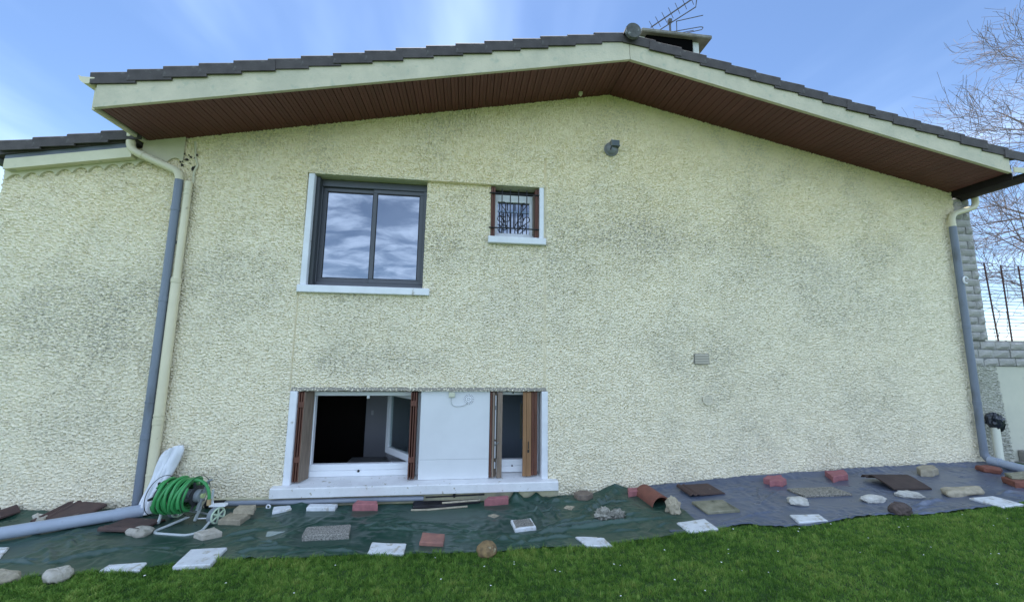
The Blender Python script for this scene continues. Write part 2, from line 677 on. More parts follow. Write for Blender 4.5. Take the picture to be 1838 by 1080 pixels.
def make_wall(name, x0, x1, parent, topf):
    bx = [-1.838 - .005, -1.838 + .005, .905 - .0055, .905 + .0055, -.505]
    bz = [3.573, 3.580, 1.149, 1.156]
    for o in OPEN:
        bx += [o[0], o[1]]
        bz += [o[2], o[3]]
    xs = cuts(x0, x1, bx, .0105)
    zs = cuts(-.25, 5.0, bz, .0105)
    X, Z = np.meshgrid(xs, zs)
    Y = crepi(X, Z)
    # the infill bay between and below the windows stands a little behind the wall face
    inb = (X > -1.838) & (X < .905) & (Z < 3.5765) & (Z > 1.15)
    tt = np.clip((Z - 2.7) / .8, 0, 1)
    Y = Y + inb * (.008 + .042 * tt * tt * (3 - 2 * tt))
    # open joints in the render
    gr = (np.abs(X + 1.838) < .0055) & (Z < 2.21) & (Z > 1.15)
    gr |= (np.abs(X - .905) < .006) & (Z < 3.95) & (Z > 1.15)
    Y = np.where(gr, .022, Y)
    # render thins out at the foot of the wall
    Z = np.minimum(Z, topf(X))
    cxm = (xs[:-1] + xs[1:]) / 2
    czm = (zs[:-1] + zs[1:]) / 2
    CX, CZ = np.meshgrid(cxm, czm)
    keep = CZ < topf(CX) + .012
    for a, b_, c, d in OPEN:
        keep &= ~((CX > a) & (CX < b_) & (CZ > c) & (CZ < d))
    me = grid_mesh(name, X, Y, Z, keep)
    return link(name, me, M_RENDER, parent, True)


house = thing('house', 'cream rough-rendered house with brown tiled low gable roof and brown plank soffit', 'house', (0, 0, 0))
make_wall('wall', -3.10, 6.705, house, lambda x: APEX_Z - SLOPE * np.abs(x - APEX_X) + .03)
body = MB()
# masonry shell behind the render: side and back walls, with window holes left open in front
body.box(-3.10, -2.90, .03, 8.5, -.8, 3.85)
body.box(6.50, 6.70, .03, 8.5, -.8, 3.80)
body.box(-2.90, 6.50, 8.3, 8.5, -.8, 4.0)
body.obj('side_wall', M_RENDER, house)
core = MB()
for a, b_, c, d in [(-2.9, -1.83, -.8, 3.8), (.95, 6.5, -.8, 3.8), (-1.83, .95, 1.20, 2.18), (-.50, .24, 2.18, 3.62), (.24, .95, 2.18, 2.84),
                    (-1.83, .95, 3.62, 3.95), (.93, .95, 2.84, 3.62), (-1.83, .95, -.8, .08)]:
    core.box(a, b_, .06, .26, c, d)
core.obj('masonry', M_DARKROOM, house)
foot = MB().box(-3.0, 1.06, -.016, .03, -.06, .10, .01)
foot.obj('plinth_band', mat('yellow_plinth', (.56, .52, .33), .9, .3, 8, col2=(.40, .38, .28), bump=.7, bscale=40), house)

# rooms behind the openings
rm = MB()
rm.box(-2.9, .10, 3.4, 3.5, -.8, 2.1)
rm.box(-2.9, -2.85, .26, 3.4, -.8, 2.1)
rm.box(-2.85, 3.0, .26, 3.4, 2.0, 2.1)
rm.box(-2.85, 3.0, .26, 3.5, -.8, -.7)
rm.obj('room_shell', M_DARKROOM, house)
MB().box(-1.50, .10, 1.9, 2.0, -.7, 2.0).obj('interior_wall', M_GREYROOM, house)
MB().box(-2.6, -1.55, 2.6, 3.3, -.7, 1.9, .01).obj('dark_filler', M_BROWNROOM, house)  # added dark box that keeps the left of the room black
MB().box(.10, .16, .26, 3.4, -.7, 2.0).obj('interior_wall', M_GREYROOM, house)
r2m = mat('blue_grey_room', (.40, .48, .58), .9)
MB().box(.16, 1.7, 1.2, 1.3, -.7, 2.0).obj('interior_wall', r2m, house)
MB().box(1.7, 1.76, .26, 1.3, -.7, 2.0).obj('interior_wall', r2m, house)
MB().box(.79, .812, 1.16, 1.198, .38, .86).obj('lit_strip', M_CREAM, house)  # cream strip painted in for a lit band in the room
MB().box(-1.42, -1.385, 1.885, 1.90, .60, .67, .003).obj('light_switch', M_PVC, house)
MB().box(-2.9, 6.5, .3, 8.2, 2.11, 2.16).obj('floor_slab', M_DARKROOM, house)

# ---- roof -------------------------------------------------------------
LX, RX = -3.54, 6.69          # eave ends of the soffit
roof = group_empty('roof', house)
sl = MB()
for s, e in ((-1, LX - .0), (1, RX + .02)):
    xs_ = [APEX_X, e]
    zt = [5.13, 5.13 - SLOPE * abs(e - APEX_X)]
    sl.add([(xs_[0], -.60, zt[0]), (xs_[1], -.60, zt[1]), (xs_[1], 8.9, zt[1]), (xs_[0], 8.9, zt[0]),
            (xs_[0], -.60, zt[0] - .10), (xs_[1], -.60, zt[1] - .10), (xs_[1], 8.9, zt[1] - .10), (xs_[0], 8.9, zt[0] - .10)],
           [(0, 1, 2, 3), (7, 6, 5, 4), (0, 4, 5, 1), (1, 5, 6, 2), (2, 6, 7, 3), (3, 7, 4, 0)])
sl.obj('roof_deck', M_TILE, roof)

# one verge tile: local x runs down the slope, y into the roof, z up
tm = MB()
PITCH = .306
prof = [(-.665, -.112), (-.660, .0), (-.648, .014), (-.628, .018), (-.52, .016), (-.46, .030), (-.42, .036), (-.38, .030), (-.34, .012),
        (-.34, -.006), (-.38, .012), (-.46, .012), (-.52, -.002), (-.632, -.002), (-.645, -.010), (-.647, -.112)]
nP = len(prof)
vs = [(0, y, z) for y, z in prof] + [(PITCH + .075, y, z) for y, z in prof]
fs = [(i, (i + 1) % nP, (i + 1) % nP + nP, i + nP) for i in range(nP)]
fs += [tuple(range(nP - 1, -1, -1)), tuple(range(nP, 2 * nP))]
tm.add(vs, fs)
first = tm.obj('roof_tile', M_TILE, roof, smooth=False)
tile_mesh = first.data
n_l = int(round((APEX_X - (LX - .03)) / PITCH))
n_r = int(round((RX + .03 - APEX_X) / PITCH)) + 1
k = 0
for s, n in ((-1, n_l), (1, n_r)):
    for i in range(n):
        o = first if k == 0 else first.copy()
        if k:
            COL.objects.link(o)
        k += 1
        xl = (LX - .03) + i * PITCH if s < 0 else min(RX + .27, APEX_X + .31 + .306 * i)   # lower end of the tile
        zl = tile_z(xl) - .014 + random.uniform(-.004, .004)
        ang = math.atan(.205) - .082 + random.uniform(-.006, .006)
        o.location = (xl, random.uniform(-.006, .006), zl)
        if s < 0:
            o.rotation_euler = (0, -ang, 0)
        else:
            # mirrored run: local x points back up the slope toward the ridge
            o.rotation_euler = (0, ang, 0)
            o.scale = (-1, 1, 1)
# ridge
rg = group_empty('ridge', house)
rt_m = MB()
nseg = 14
L = .42
ring0 = [(APEX_X + .012 + .090 * math.cos(a), .092 * math.sin(a)) for a in [math.pi * q / nseg for q in range(nseg + 1)]]
ring1 = [(APEX_X + .012 + .080 * math.cos(a), .082 * math.sin(a)) for a in [math.pi * q / nseg for q in range(nseg + 1)]]
vs = [(x, 0, z) for x, z in ring0] + [(x, L, z) for x, z in ring1]
fs = [(q, q + 1, q + nseg + 2, q + nseg + 1) for q in range(nseg)]
rt_m.add(vs, fs)
r0 = rt_m.obj('ridge_tile', M_TILE, rg, smooth=True)
r0.location = (0, -.72, 5.15)
for i in range(1, 22):
    o = r0.copy()
    COL.objects.link(o)
    o.location = (0, -.72 + i * .36, 5.15 + .004)
cap = MB()
pts = [(APEX_X + .012 + .087 * math.cos(2 * math.pi * q / 24), 5.15 + .089 * math.sin(2 * math.pi * q / 24)) for q in range(24)]
cap.prism(pts, 1, -.735, -.70)
cap.obj('ridge_end', M_MORTAR, rg)

# ---- fascia boards and soffit ------------------------------------------
FY0, FY1 = -.645, -.615
for s, e in ((-1, LX + .03), (1, RX - .06)):
    pts = []
    xr = np.linspace(APEX_X + s * .003, e, 40)
    bot = [(x, soffit_z(x) - .022) for x in xr]
    top = [(x, soffit_z(x) + .235) for x in xr[::-1]]
    mb = MB().prism(bot + top, 1, FY0, FY1)
    # the render bead along the lower edge
    mb.prism([(x, soffit_z(x) - .026) for x in xr] + [(x, soffit_z(x) + .012) for x in xr[::-1]], 1, FY0 - .008, FY0 + .004)
    mb.obj('fascia_board', M_FASCIA, house)
# eave fascia at both ends
MB().box(LX - .012, LX + .012, -.613, 8.6, soffit_z(LX) - .02, soffit_z(LX) + .20).obj('eave_board', M_CREAM, house)
soff = group_empty('soffit', house)
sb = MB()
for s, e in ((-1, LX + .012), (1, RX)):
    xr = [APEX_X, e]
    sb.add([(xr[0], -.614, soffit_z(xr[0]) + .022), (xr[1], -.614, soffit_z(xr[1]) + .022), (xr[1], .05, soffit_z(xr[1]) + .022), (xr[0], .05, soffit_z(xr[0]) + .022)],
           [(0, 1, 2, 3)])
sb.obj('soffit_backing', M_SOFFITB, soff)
BW = .081
bd = MB()
wv = BW / 2 - .0022
pr = [(-wv, .004), (-wv + .004, 0), (-.003, 0), (0, .003), (.003, 0), (wv - .004, 0), (wv, .004), (wv, .014), (-wv, .014)]
bd.prism(pr, 1, -.614, .04)
b0 = bd.obj('soffit_plank', M_SOFFIT, soff)
ang = math.atan(SLOPE)
k = 0
for s, e in ((-1, LX + .015), (1, RX)):
    n = int(abs(e - APEX_X) / (BW * math.cos(ang)))
    for i in range(n + 1):
        d = (i + .5) * BW * math.cos(ang)
        if d > abs(e - APEX_X) - BW * .4:
            break
        x = APEX_X + s * d
        o = b0 if k == 0 else b0.copy()
        if k:
            COL.objects.link(o)
        k += 1
        o.location = (x, random.uniform(-.0008, .0), soffit_z(x) + random.uniform(-.0006, .0006))
        o.rotation_euler = (0, s * ang, 0)
# small hook under the soffit by the ridge
MB().box(1.30, 1.345, -.14, -.10, 4.765, 4.800, .004).box(1.312, 1.332, -.13, -.115, 4.745, 4.77).obj('cable_clip', M_CREAM, house)


# ---- gutters and downpipes --------------------------------------------
def half_round(mb, cx_, cz_, r, y0, y1, t=.004, n=12):
    a = [math.pi + math.pi * q / n for q in range(n + 1)]
    o_ = [(cx_ + r * math.cos(q), cz_ + r * math.sin(q)) for q in a]
    i_ = [(cx_ + (r - t) * math.cos(q), cz_ + (r - t) * math.sin(q)) for q in a[::-1]]
    mb.prism(o_ + i_, 1, y0, y1)


gm = MB()
half_round(gm, LX - .050, 4.085, .066, -.655, 8.6)
gm.prism([(LX - .050 + .066 * math.cos(math.pi + math.pi * q / 12), 4.085 + .066 * math.sin(math.pi + math.pi * q / 12)) for q in range(13)], 1, -.661, -.655)
gm.tube([(LX - .117, -.66, 4.088), (LX - .117, 8.6, 4.088)], .008, 6)
gm.obj('gutter', M_CREAMPIPE, house, True)
gm = MB()
gxc, gzc = RX + .200, 3.870
half_round(gm, gxc, gzc, .090, -.655, 8.6)
gm.prism([(gxc + .090 * math.cos(math.pi + math.pi * q / 12), gzc + .090 * math.sin(math.pi + math.pi * q / 12)) for q in range(13)], 1, -.661, -.655)
gm.tube([(gxc + .093, -.66, gzc + .002), (gxc + .093, 8.6, gzc + .002)], .008, 6)
gm.obj('gutter', mat('shaded_gutter', (.022, .018, .018), .5), house, True)  # gutter colour darkened for the shade under the eave
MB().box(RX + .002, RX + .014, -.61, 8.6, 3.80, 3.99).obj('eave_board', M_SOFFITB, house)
MB().box(RX - .05, RX + .17, -.672, -.662, 3.86, 3.93, .003).obj('gutter_end', M_CREAM, house)


def ring(mb, x, y, z, r, h=.03):
    mb.tube([(x, y, z - h / 2), (x, y, z - h / 2 + .003), (x, y, z + h / 2 - .003), (x, y, z + h / 2)], [r - .004, r, r, r - .004], 16)


dp = group_empty('downpipe', house)
PX, PY = -3.105, -.085
mb = MB().tube([(PX, PY, .035), (PX, PY, 3.40)], .037, 18)
mb.obj('pipe', M_GREYPIPE, dp, True)
mb = MB()
for z in (.72, 1.05, 2.08, 3.05):
    ring(mb, PX, PY, z, .0405, .05 if z != 1.05 else .02)
mb.obj('collar', M_GREYPIPE, dp, True)


def bend(a, b, c, n=6):
    a, b, c = Vector(a), Vector(b), Vector(c)
    return [(a * (1 - t) ** 2 + b * 2 * t * (1 - t) + c * t * t) for t in [i / n for i in range(n + 1)]]


E1 = Vector((-3.605, -.10, 3.665))
E2 = Vector((PX + .004, PY, 3.455))
dirv = (E2 - E1).normalized()
path = [Vector((-3.615, -.10, 4.03)), Vector((-3.612, -.10, 3.80))] + bend((-3.61, -.10, 3.745), E1, E1 + dirv * .09)
path += bend(E2 - dirv * .08, E2, (PX, PY, 3.37))
MB().tube(path, .039, 18).obj('swan_neck', M_CREAMPIPE, dp, True)
for q0, q1 in ((Vector((-3.613, -.10, 3.85)), Vector((-3.611, -.10, 3.80))), (E1 + dirv * .10, E1 + dirv * .15)):
    MB().tube([q0, q1], .0425, 18).obj('collar', M_CREAMPIPE, dp, True)
mb = MB()
for z in (1.2, 2.7):
    mb.box(PX - .02, PX + .02, PY, .0, z - .012, z + .012)
mb.obj('bracket', M_GREYPIPE, dp)

vp = group_empty('waste_pipe', house)
VX = -3.018
MB().tube([(VX, -.07, .03), (VX, -.07, 2.26), (VX, -.07, 2.30), (VX, -.07, 3.36)], [.043, .043, .034, .034], 18).obj('pipe', M_CREAMPIPE, vp, True)
mb = MB()
for z, h in ((.36, .02), (.86, .06), (.92, .02), (2.28, .05), (3.27, .015), (3.22, .015)):
    ring(mb, VX, -.07, z, .0470 if z < 2.3 else .0375, h)
mb.obj('collar', M_CREAMPIPE, vp, True)
MB().tube([(VX + .01, -.025, 3.36), (VX + .005, -.02, 3.50), (VX + .03, -.018, 3.58), (VX + .00, -.015, 3.66), (VX - .03, -.012, 3.85)], .011, 8).obj('cable', M_CREAM, vp, True)
MB().box(VX - .02, VX + .02, -.07, 0, 1.6, 1.62).obj('bracket', M_CREAMPIPE, vp)

dr = group_empty('downpipe', house)
QX, QY = 6.535, -.075
MB().tube([(QX, QY, .36), (QX, QY, 3.36)], .038, 18).obj('pipe', M_GREYPIPE, dr, True)
mb = MB()
for z in (1.02, 2.0):
    ring(mb, QX, QY, z, .0412, .05)
mb.obj('collar', M_GREYPIPE, dr, True)
P0 = Vector((7.0, -.08, 3.86))
P1 = Vector((6.955, -.08, 3.665))
P2 = Vector((QX, QY, 3.53))
d2 = (P2 - P1).normalized()
path = [P0] + bend(P1 + Vector((0, 0, .09)), P1, P1 + d2 * .09) + bend(P2 - d2 * .09, P2, P2 - Vector((0, 0, .10))) + [Vector((QX, QY, 3.30))]
path[0] = Vector((6.955, -.08, 3.82))
MB().tube(path, .036, 18).obj('swan_neck', M_CREAMPIPE, dr, True)
MB().tube([(QX + .02, -.14, 2.60 + .035 * math.cos(a)) if False else (QX - .005 + .035 * math.cos(a), -.138, 2.61 + .045 * math.sin(a)) for a in [math.pi * (.1 + 1.5 * q / 10) for q in range(11)]], .009, 6).obj('pipe_clip', M_PVC, dr, True)
MB().tube(bend((QX, QY, .42), (QX, QY, .325), (QX - .0, QY - .12, .315), 8), .040, 18).obj('elbow', M_GREYPIPE, dr, True)

# ---- upper wide window -------------------------------------------------
wu = group_empty('window', house)
wu['label'] = 'grey two-pane sliding window reflecting the cloudy sky'
X0, X1, Z0, Z1 = -1.765, -.512, 2.290, 3.574
MB().box(-1.827, -1.765, -.012, .16, Z0, Z1 - .002, .003).obj('jamb', M_WHITE, wu)
MB().box(-1.842, -.430, -.05, .20, 2.206, 2.286, .006).obj('sill', M_WHITE, wu)
MB().box(-1.765, -.50, .0, .22, 3.577, 3.61).obj('lintel', M_CREAM, wu)
MB().box(-.512, -.49, .07, .22, Z0, Z1).obj('reveal', M_CREAM, wu)
fr = MB()
FYa, FYb = .13, .21
fr.box(X0, X1, FYa, FYb, Z0 + .002, Z0 + .062, .004)
fr.box(X0, X1, FYa, FYb, Z1 - .085, Z1 - .004, .004)
fr.box(X0, X0 + .045, FYa, FYb, Z0 + .062, Z1 - .085, .004)
fr.box(X1 - .045, X1, FYa, FYb, Z0 + .062, Z1 - .085, .004)
fr.obj('frame', M_ALU, wu)
MB().box(X0 - .0, X0 + .042, .045, .126, Z0 + .003, Z1 - .01, .004).box(X0 + .006, X0 + .012, .040, .046, Z0 + .003, Z1 - .01).obj('shutter_guide', mat('dark_guide', (.05, .055, .06), .5), wu)
midx = -1.135
for q, (a, b_, yy) in enumerate(((X0 + .045, midx + .03, .165), (midx - .012, X1 - .045, .145))):
    sh = MB()
    za, zb = Z0 + .064, Z1 - .087
    sh.box(a, b_, yy, yy + .018, za, za + .05, .003)
    sh.box(a, b_, yy, yy + .018, zb - .045, zb, .003)
    sh.box(a, a + .045, yy, yy + .018, za + .05, zb - .045, .003)
    sh.box(b_ - .045, b_, yy, yy + .018, za + .05, zb - .045, .003)
    sh.obj('sash', M_ALU, wu)
    gk = MB()
    gk.box(a + .045, a + .053, yy + .004, yy + .016, za + .05, zb - .045)
    gk.box(b_ - .053, b_ - .045, yy + .004, yy + .016, za + .05, zb - .045)
    gk.box(a + .053, b_ - .053, yy + .004, yy + .016, za + .05, za + .058)
    gk.box(a + .053, b_ - .053, yy + .004, yy + .016, zb - .058, zb - .045)
    gk.obj('gasket', M_BLACK, wu)
    MB().box(a + .052, b_ - .052, yy + .010, yy + .014, za + .057, zb - .057).obj('pane', M_GLASS, wu)
MB().box(-1.8, -.45, .22, .25, 2.2, 3.62).obj('dark_backing', M_DARKROOM, wu)  # added black sheet for the dark interior behind the panes

# ---- upper small window ------------------------------------------------
ws = group_empty('window', house)
ws['label'] = 'small white window behind a wrought iron grille'
MB().box(.219, .907, -.05, .20, 2.852, 2.932, .006).obj('sill', M_WHITE, ws)
MB().box(.832, .885, -.010, .16, 2.934, 3.574, .003).obj('jamb', M_WHITE, ws)
MB().box(.24, .90, .0, .22, 3.577, 3.61).obj('lintel', M_CREAM, ws)
MB().box(.226, .246, .05, .22, 2.934, 3.576).obj('reveal', M_CREAM, ws)
fr = MB()
fr.box(.246, .832, .15, .20, 2.934, 3.03, .004)
fr.box(.246, .832, .15, .20, 3.43, 3.52, .004)
fr.box(.246, .34, .15, .20, 3.03, 3.43, .004)
fr.box(.735, .832, .15, .20, 3.03, 3.43, .004)
fr.obj('frame', M_PVC, ws)
MB().box(.246, .832, .155, .20, 3.521, 3.574).obj('shutter_slot', M_BLACK, ws)
MB().box(.338, .737, .172, .178, 3.028, 3.432).obj('pane', M_GLASS, ws)
MB().box(.338, .737, .160, .171, 3.300, 3.325, .002).obj('glazing_bar', mat('blue_grey_bar', (.25, .33, .48), .4), ws)
MB().tube([(.53, .15, 2.955), (.53, .140, 2.955)], .012, 10).obj('drain_cap', M_BLACK, ws)
for a, b_ in ((.250, .272), (.276, .300)):
    MB().box(a, b_, .03, .145, 2.938, 3.565, .003).obj('shutter_leaf', M_WOOD_RED, ws)
for a, b_ in ((.785, .805), (.808, .829)):
    MB().box(a, b_, .02, .145, 2.938, 3.56, .003).obj('shutter_leaf', M_WOOD_RED, ws)
MB().box(.77, .784, .06, .14, 3.01, 3.50, .002).obj('shutter_leaf', M_WOOD_GREY, ws)
gl = group_empty('window_grille', house)
GY_ = .015
for z in (3.052, 3.482):
    MB().tube([(.225, GY_, z), (.880, GY_, z)], .0085, 8).obj('cross_bar', M_IRON, gl, True)
for x in (.378, .478, .578, .678):
    MB().tube([(x, GY_ - .012, 2.985), (x, GY_ - .012, 3.53)], .0062, 8).obj('bar', M_IRON, gl, True)
for x, z in ((.425, 3.36), (.522, 3.36), (.612, 3.36)):
    MB().tube([(x, GY_ + .004, 3.05), (x, GY_ + .004, z)], [.0072] * 2, 8).obj('short_bar', M_IRON, gl, True)


def spiral(cx_, cz_, r0, a0, turns, n=16, sgn=1):
    return [(cx_ + r0 * (1 - .55 * q / n) * math.cos(a0 + sgn * turns * 2 * math.pi * q / n), GY_ - .004,
             cz_ + r0 * (1 - .55 * q / n) * math.sin(a0 + sgn * turns * 2 * math.pi * q / n)) for q in range(n + 1)]


cxg = .522
for s in (-1, 1):
    top = [(cxg + s * (.118 + .034 * (1 - .45 * q / 12) * math.cos(a_)), GY_ - .004, 3.345 + .034 * (1 - .45 * q / 12) * math.sin(a_))
           for q, a_ in [(q, math.pi * (-.25 + 1.55 * q / 12)) for q in range(13)]]
    low = [(cxg + s * (.085 + .036 * math.cos(a_)), GY_ - .004, 3.165 + .036 * math.sin(a_)) for a_ in [math.pi * (.85 + 1.5 * q / 12) for q in range(13)]]
    MB().tube(top[::-1] + [(cxg + s * .095, GY_ - .004, 3.26)] + low, .0056, 6).obj('scroll', M_IRON, gl, True)
    out_ = [(cxg + s * (.160 + .034 * math.cos(a_)), GY_ - .004, 3.165 + .034 * math.sin(a_)) for a_ in [math.pi * (1.0 - 1.45 * q / 12) for q in range(13)]]
    MB().tube(out_ + [(cxg + s * .12, GY_ - .004, 3.09), (cxg + s * .05, GY_ - .004, 3.05)], .0056, 6).obj('scroll', M_IRON, gl, True)

# ---- lower windows -----------------------------------------------------
wl_ = group_empty('window', house)
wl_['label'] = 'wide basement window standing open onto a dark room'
A0, A1, B0, B1 = -1.830, -1.758, .2, 1.150
MB().box(A0, A1, -.012, .19, .205, 1.150, .004).obj('jamb', M_WHITE, wl_)
sill = MB().prism([(-.085, .108), (-.085, .190), (-.075, .200), (.0, .206), (.20, .226), (.20, .10), (-.07, .10)], 0, -1.915, 1.040)
sill.obj('sill', mat('worn_white_sill', (.78, .78, .78), .7, .12, 6, bump=.5, bscale=24, bdist=.006, spots=((.40, .37, .28), 22, .64, .06)), house)
MB().box(-1.83, .94, .0, .24, 1.156, 1.19).obj('lintel', mat('lintel_underside', (.34, .31, .27), .9, .2, 9), house)
pn = MB().prism([(.035, .214), (.035, .4180), (.042, .4195), (.042, .4210), (.035, .4225), (.035, 1.152), (.24, 1.152), (.24, .214)], 0, -.477, .282)
pn.obj('wall_panel', mat('white_panel', (.70, .71, .72), .8, .06, 2.5, bump=.12, bscale=18, spots=((.62, .62, .60), 3.5, .68, .1)), house)
fr = MB()
WL0, WL1 = A1 + .06, -.485
fr.box(A1, WL1, .17, .24, .226, .286, .004)
fr.box(A1, WL1, .175, .24, .286, .352, .006)
fr.box(A1, WL1, .16, .24, 1.085, 1.128, .004)
fr.box(A1 + .0, A1 + .125, .17, .24, .352, 1.085, .004)
fr.box(WL1 - .05, WL1, .17, .24, .352, 1.085, .004)
fr.obj('frame', M_PVC, wl_)
MB().tube([(-1.13, .172, .282), (-1.13, .160, .282)], .013, 10).obj('drain_cap', M_BLACK, wl_)
MB().box(-1.085, -1.055, .15, .165, 1.055, 1.09, .003).obj('catch', M_PVC, wl_)
MB().tube([(A1 + .128, .155, .36), (A1 + .128, .150, 1.08)], .006, 8).obj('espagnolette_rod', M_PVC, wl_)


def persienne(parent, xa, xb, rails, leaf=None):
    y0, y1 = .015, .15
    for x in (xa, (xa + xb) / 2 - .006, xb - .014):
        MB().box(x, x + .013, y0, y1, .226, 1.138, .002).obj('shutter_leaf', M_WOOD_RED, parent)
    for z in rails:
        MB().box(xa, xb, y0 - .005, y0 + .012, z, z + .055, .002).obj('shutter_rail', M_WOOD_RED, parent)
    MB().box(xa + .004, xb - .004, y1 - .02, y1, .226, 1.138).obj('dark_slit', M_BLACK, parent)  # black sheet painted in for the dark slits between the leaves
    if leaf:
        MB().add(*leaf).obj('shutter_face', M_WOOD_GREY, parent)


sh = group_empty('shutter', house)
leafv = [(-1.684, .012, .224), (-1.640, .150, .224), (-1.640, .150, 1.14), (-1.684, .012, 1.14), (-1.692, .016, .224), (-1.650, .154, .224), (-1.650, .154, 1.14), (-1.692, .016, 1.14)]
leaff = [(0, 1, 2, 3), (7, 6, 5, 4), (0, 4, 5, 1), (1, 5, 6, 2), (2, 6, 7, 3), (3, 7, 4, 0)]
persienne(sh, -1.752, -1.690, (.42, .98), (leafv, leaff))
sh2 = group_empty('shutter', house)
persienne(sh2, -.585, -.520, (.40, .99))
# casement swung into the room
ca = group_empty('open_casement', house)
hx, hy = -.525, .24
ax_, ay_ = -.40, .52
Ln = math.hypot(ax_, ay_)
ux, uy = ax_ / Ln, ay_ / Ln


def cas(mb, a, b_, z0, z1, t0=0., t1=.05):
    px, py = -uy, ux
    P = lambda s, t: (hx + ux * s + px * t, hy + uy * s + py * t)
    p = [P(a, t0), P(b_, t0), P(b_, t1), P(a, t1)]
    mb.prism(p, 2, z0, z1)
    return mb


mb = MB()
cas(mb, 0, .66, .335, .41)
cas(mb, 0, .66, 1.03, 1.09)
cas(mb, 0, .06, .41, 1.03)
cas(mb, .60, .66, .41, 1.03)
mb.obj('casement_frame', M_PVC, ca)
cas(MB(), .06, .60, .41, 1.03, .02, .026).obj('pane', M_CLEAR, ca)

w2 = group_empty('window', house)
w2['label'] = 'narrow basement window between folded tan shutters'
MB().box(.868, .938, -.012, .19, .205, 1.150, .004).obj('jamb', M_WHITE, w2)
fr = MB()
fr.box(.282, .868, .17, .24, .232, .300, .004)
fr.box(.282, .868, .178, .24, .300, .368, .004)
fr.box(.282, .868, .16, .24, 1.095, 1.130, .004)
fr.box(.282, .310, .17, .24, .368, 1.095, .004)
fr.box(.840, .868, .17, .24, .368, 1.095, .004)
fr.obj('frame', M_PVC, w2)
MB().tube([(.56, .172, .305), (.56, .155, .305)], .012, 3).obj('drain_cap', M_BLACK, w2)
MB().tube([(.56, .165, 1.12), (.56, .145, 1.12)], .010, 8).obj('drain_cap', M_BLACK, w2)
s3 = group_empty('shutter', house)
MB().box(.288, .312, .03, .165, .226, 1.14, .002).obj('shutter_leaf', M_WOOD_RED, s3)
MB().box(.316, .334, .015, .05, .222, 1.14, .002).obj('shutter_leaf', M_WOOD_GREY, s3)
MB().box(.336, .368, .06, .075, .222, 1.14, .002).obj('shutter_leaf', M_WOOD_GREY, s3)
MB().box(.370, .425, .015, .040, .222, 1.14, .002).obj('shutter_leaf', M_WOOD_GREY, s3)
rod = MB()
for z0, z1 in ((.31, .38), (.42, .60), (.62, .95), (.985, 1.10)):
    rod.box(.343, .358, .043, .056, z0, z1, .003)
rod.obj('shutter_bolt', M_PVC, s3)
MB().tube([(.348, .035, .56), (.385, .005, .60)], .006, 6).box(.340, .362, .036, .044, .945, .985).obj('bolt_handle', M_LAMPGREY, s3)
s4 = group_empty('shutter', house)
MB().box(.660, .700, .03, .055, .226, 1.14, .003).box(.702, .755, .028, .053, .226, 1.14, .003).obj('shutter_leaf', M_WOOD_TAN, s4)
MB().box(.760, .788, .05, .16, .226, 1.14, .003).obj('shutter_leaf', M_WOOD_RED, s4)
MB().box(.792, .830, .06, .075, .226, 1.14, .003).obj('shutter_leaf', M_WOOD_RED, s4)
MB().tube([(.722, .022, .52), (.722, .022, .60)], .005, 6).box(.712, .732, .022, .029, .48, .51).obj('latch', M_IRON, s4)

# ---- chimney -----------------------------------------------------------
ch = group_empty('chimney', house)
MB().box(2.50, 3.52, .70, 1.75, 4.6, 6.02, .01).obj('chimney_stack', M_CONC, ch)
MB().box(2.62, 3.37, .665, 1.72, 6.02, 6.449).obj('flue_dark', M_OPENING, ch)  # added black box for soot and shadow between the cap posts
capm = MB().box(2.52, 3.665, .60, 1.80, 6.452, 6.512, .012)
capm.obj('chimney_cap', M_CONC, ch)
for x in (2.51, 3.40):
    for y in (.70, 1.60):
        MB().box(x, x + .10, y, y + .10, 6.022, 6.450, .004).obj('cap_post', mat('pale_post', (.62, .63, .60), .8, .1, 4), ch)

# ------------------------------------------------------------------ side wing
wing = thing('house_wing', 'lower rendered wing with its own tiled verge left of the grey downpipe', 'house', (0, 0, 0))
make_wall('wall', -4.83, -3.10, wing, lambda x: np.where(x > -3.56, APEX_Z - SLOPE * np.abs(x - APEX_X) + .03, 3.50 + .19 * (x + 4.83)))
MB().box(-4.83, -3.12, .03, 6.0, -.5, 3.36).obj('side_wall', M_RENDER, wing)
wr = group_empty('roof', wing)
MB().add([(-4.9, -.1, 3.60), (-3.57, -.1, 3.866), (-3.57, 6, 3.866), (-4.9, 6, 3.60), (-4.9, -.1, 3.50), (-3.57, -.1, 3.766), (-3.57, 6, 3.766), (-4.9, 6, 3.50)],
         [(0, 1, 2, 3), (7, 6, 5, 4), (0, 4, 5, 1), (1, 5, 6, 2), (2, 6, 7, 3), (3, 7, 4, 0)]).obj('roof_deck', M_TILE, wr)
for i in range(4):
    o = first.copy()
    COL.objects.link(o)
    o.parent = wr
    o.scale = (1, 1, .92)
    xl = -4.80 + i * PITCH
    o.location = (xl, .525, 3.650 + .20 * (xl + 4.80))
    o.rotation_euler = (0, -(math.atan(.2) - .075), 0)


def sloped_board(x0, x1, za, zb, y0, y1, sl_=.19, xr=-4.73):
    f = lambda x, z: z + sl_ * (x - xr)
    return MB().prism([(x0, f(x0, za)), (x1, f(x1, za)), (x1, f(x1, zb)), (x0, f(x0, zb))], 1, y0, y1)


sloped_board(-4.76, -3.59, 3.475, 3.585, -.085, -.06, .195).obj('zinc_flashing', M_ZINC, wing)
sloped_board(-4.745, -3.59, 3.372, 3.482, -.10, -.02, .190).obj('verge_board', M_CREAM, wing)
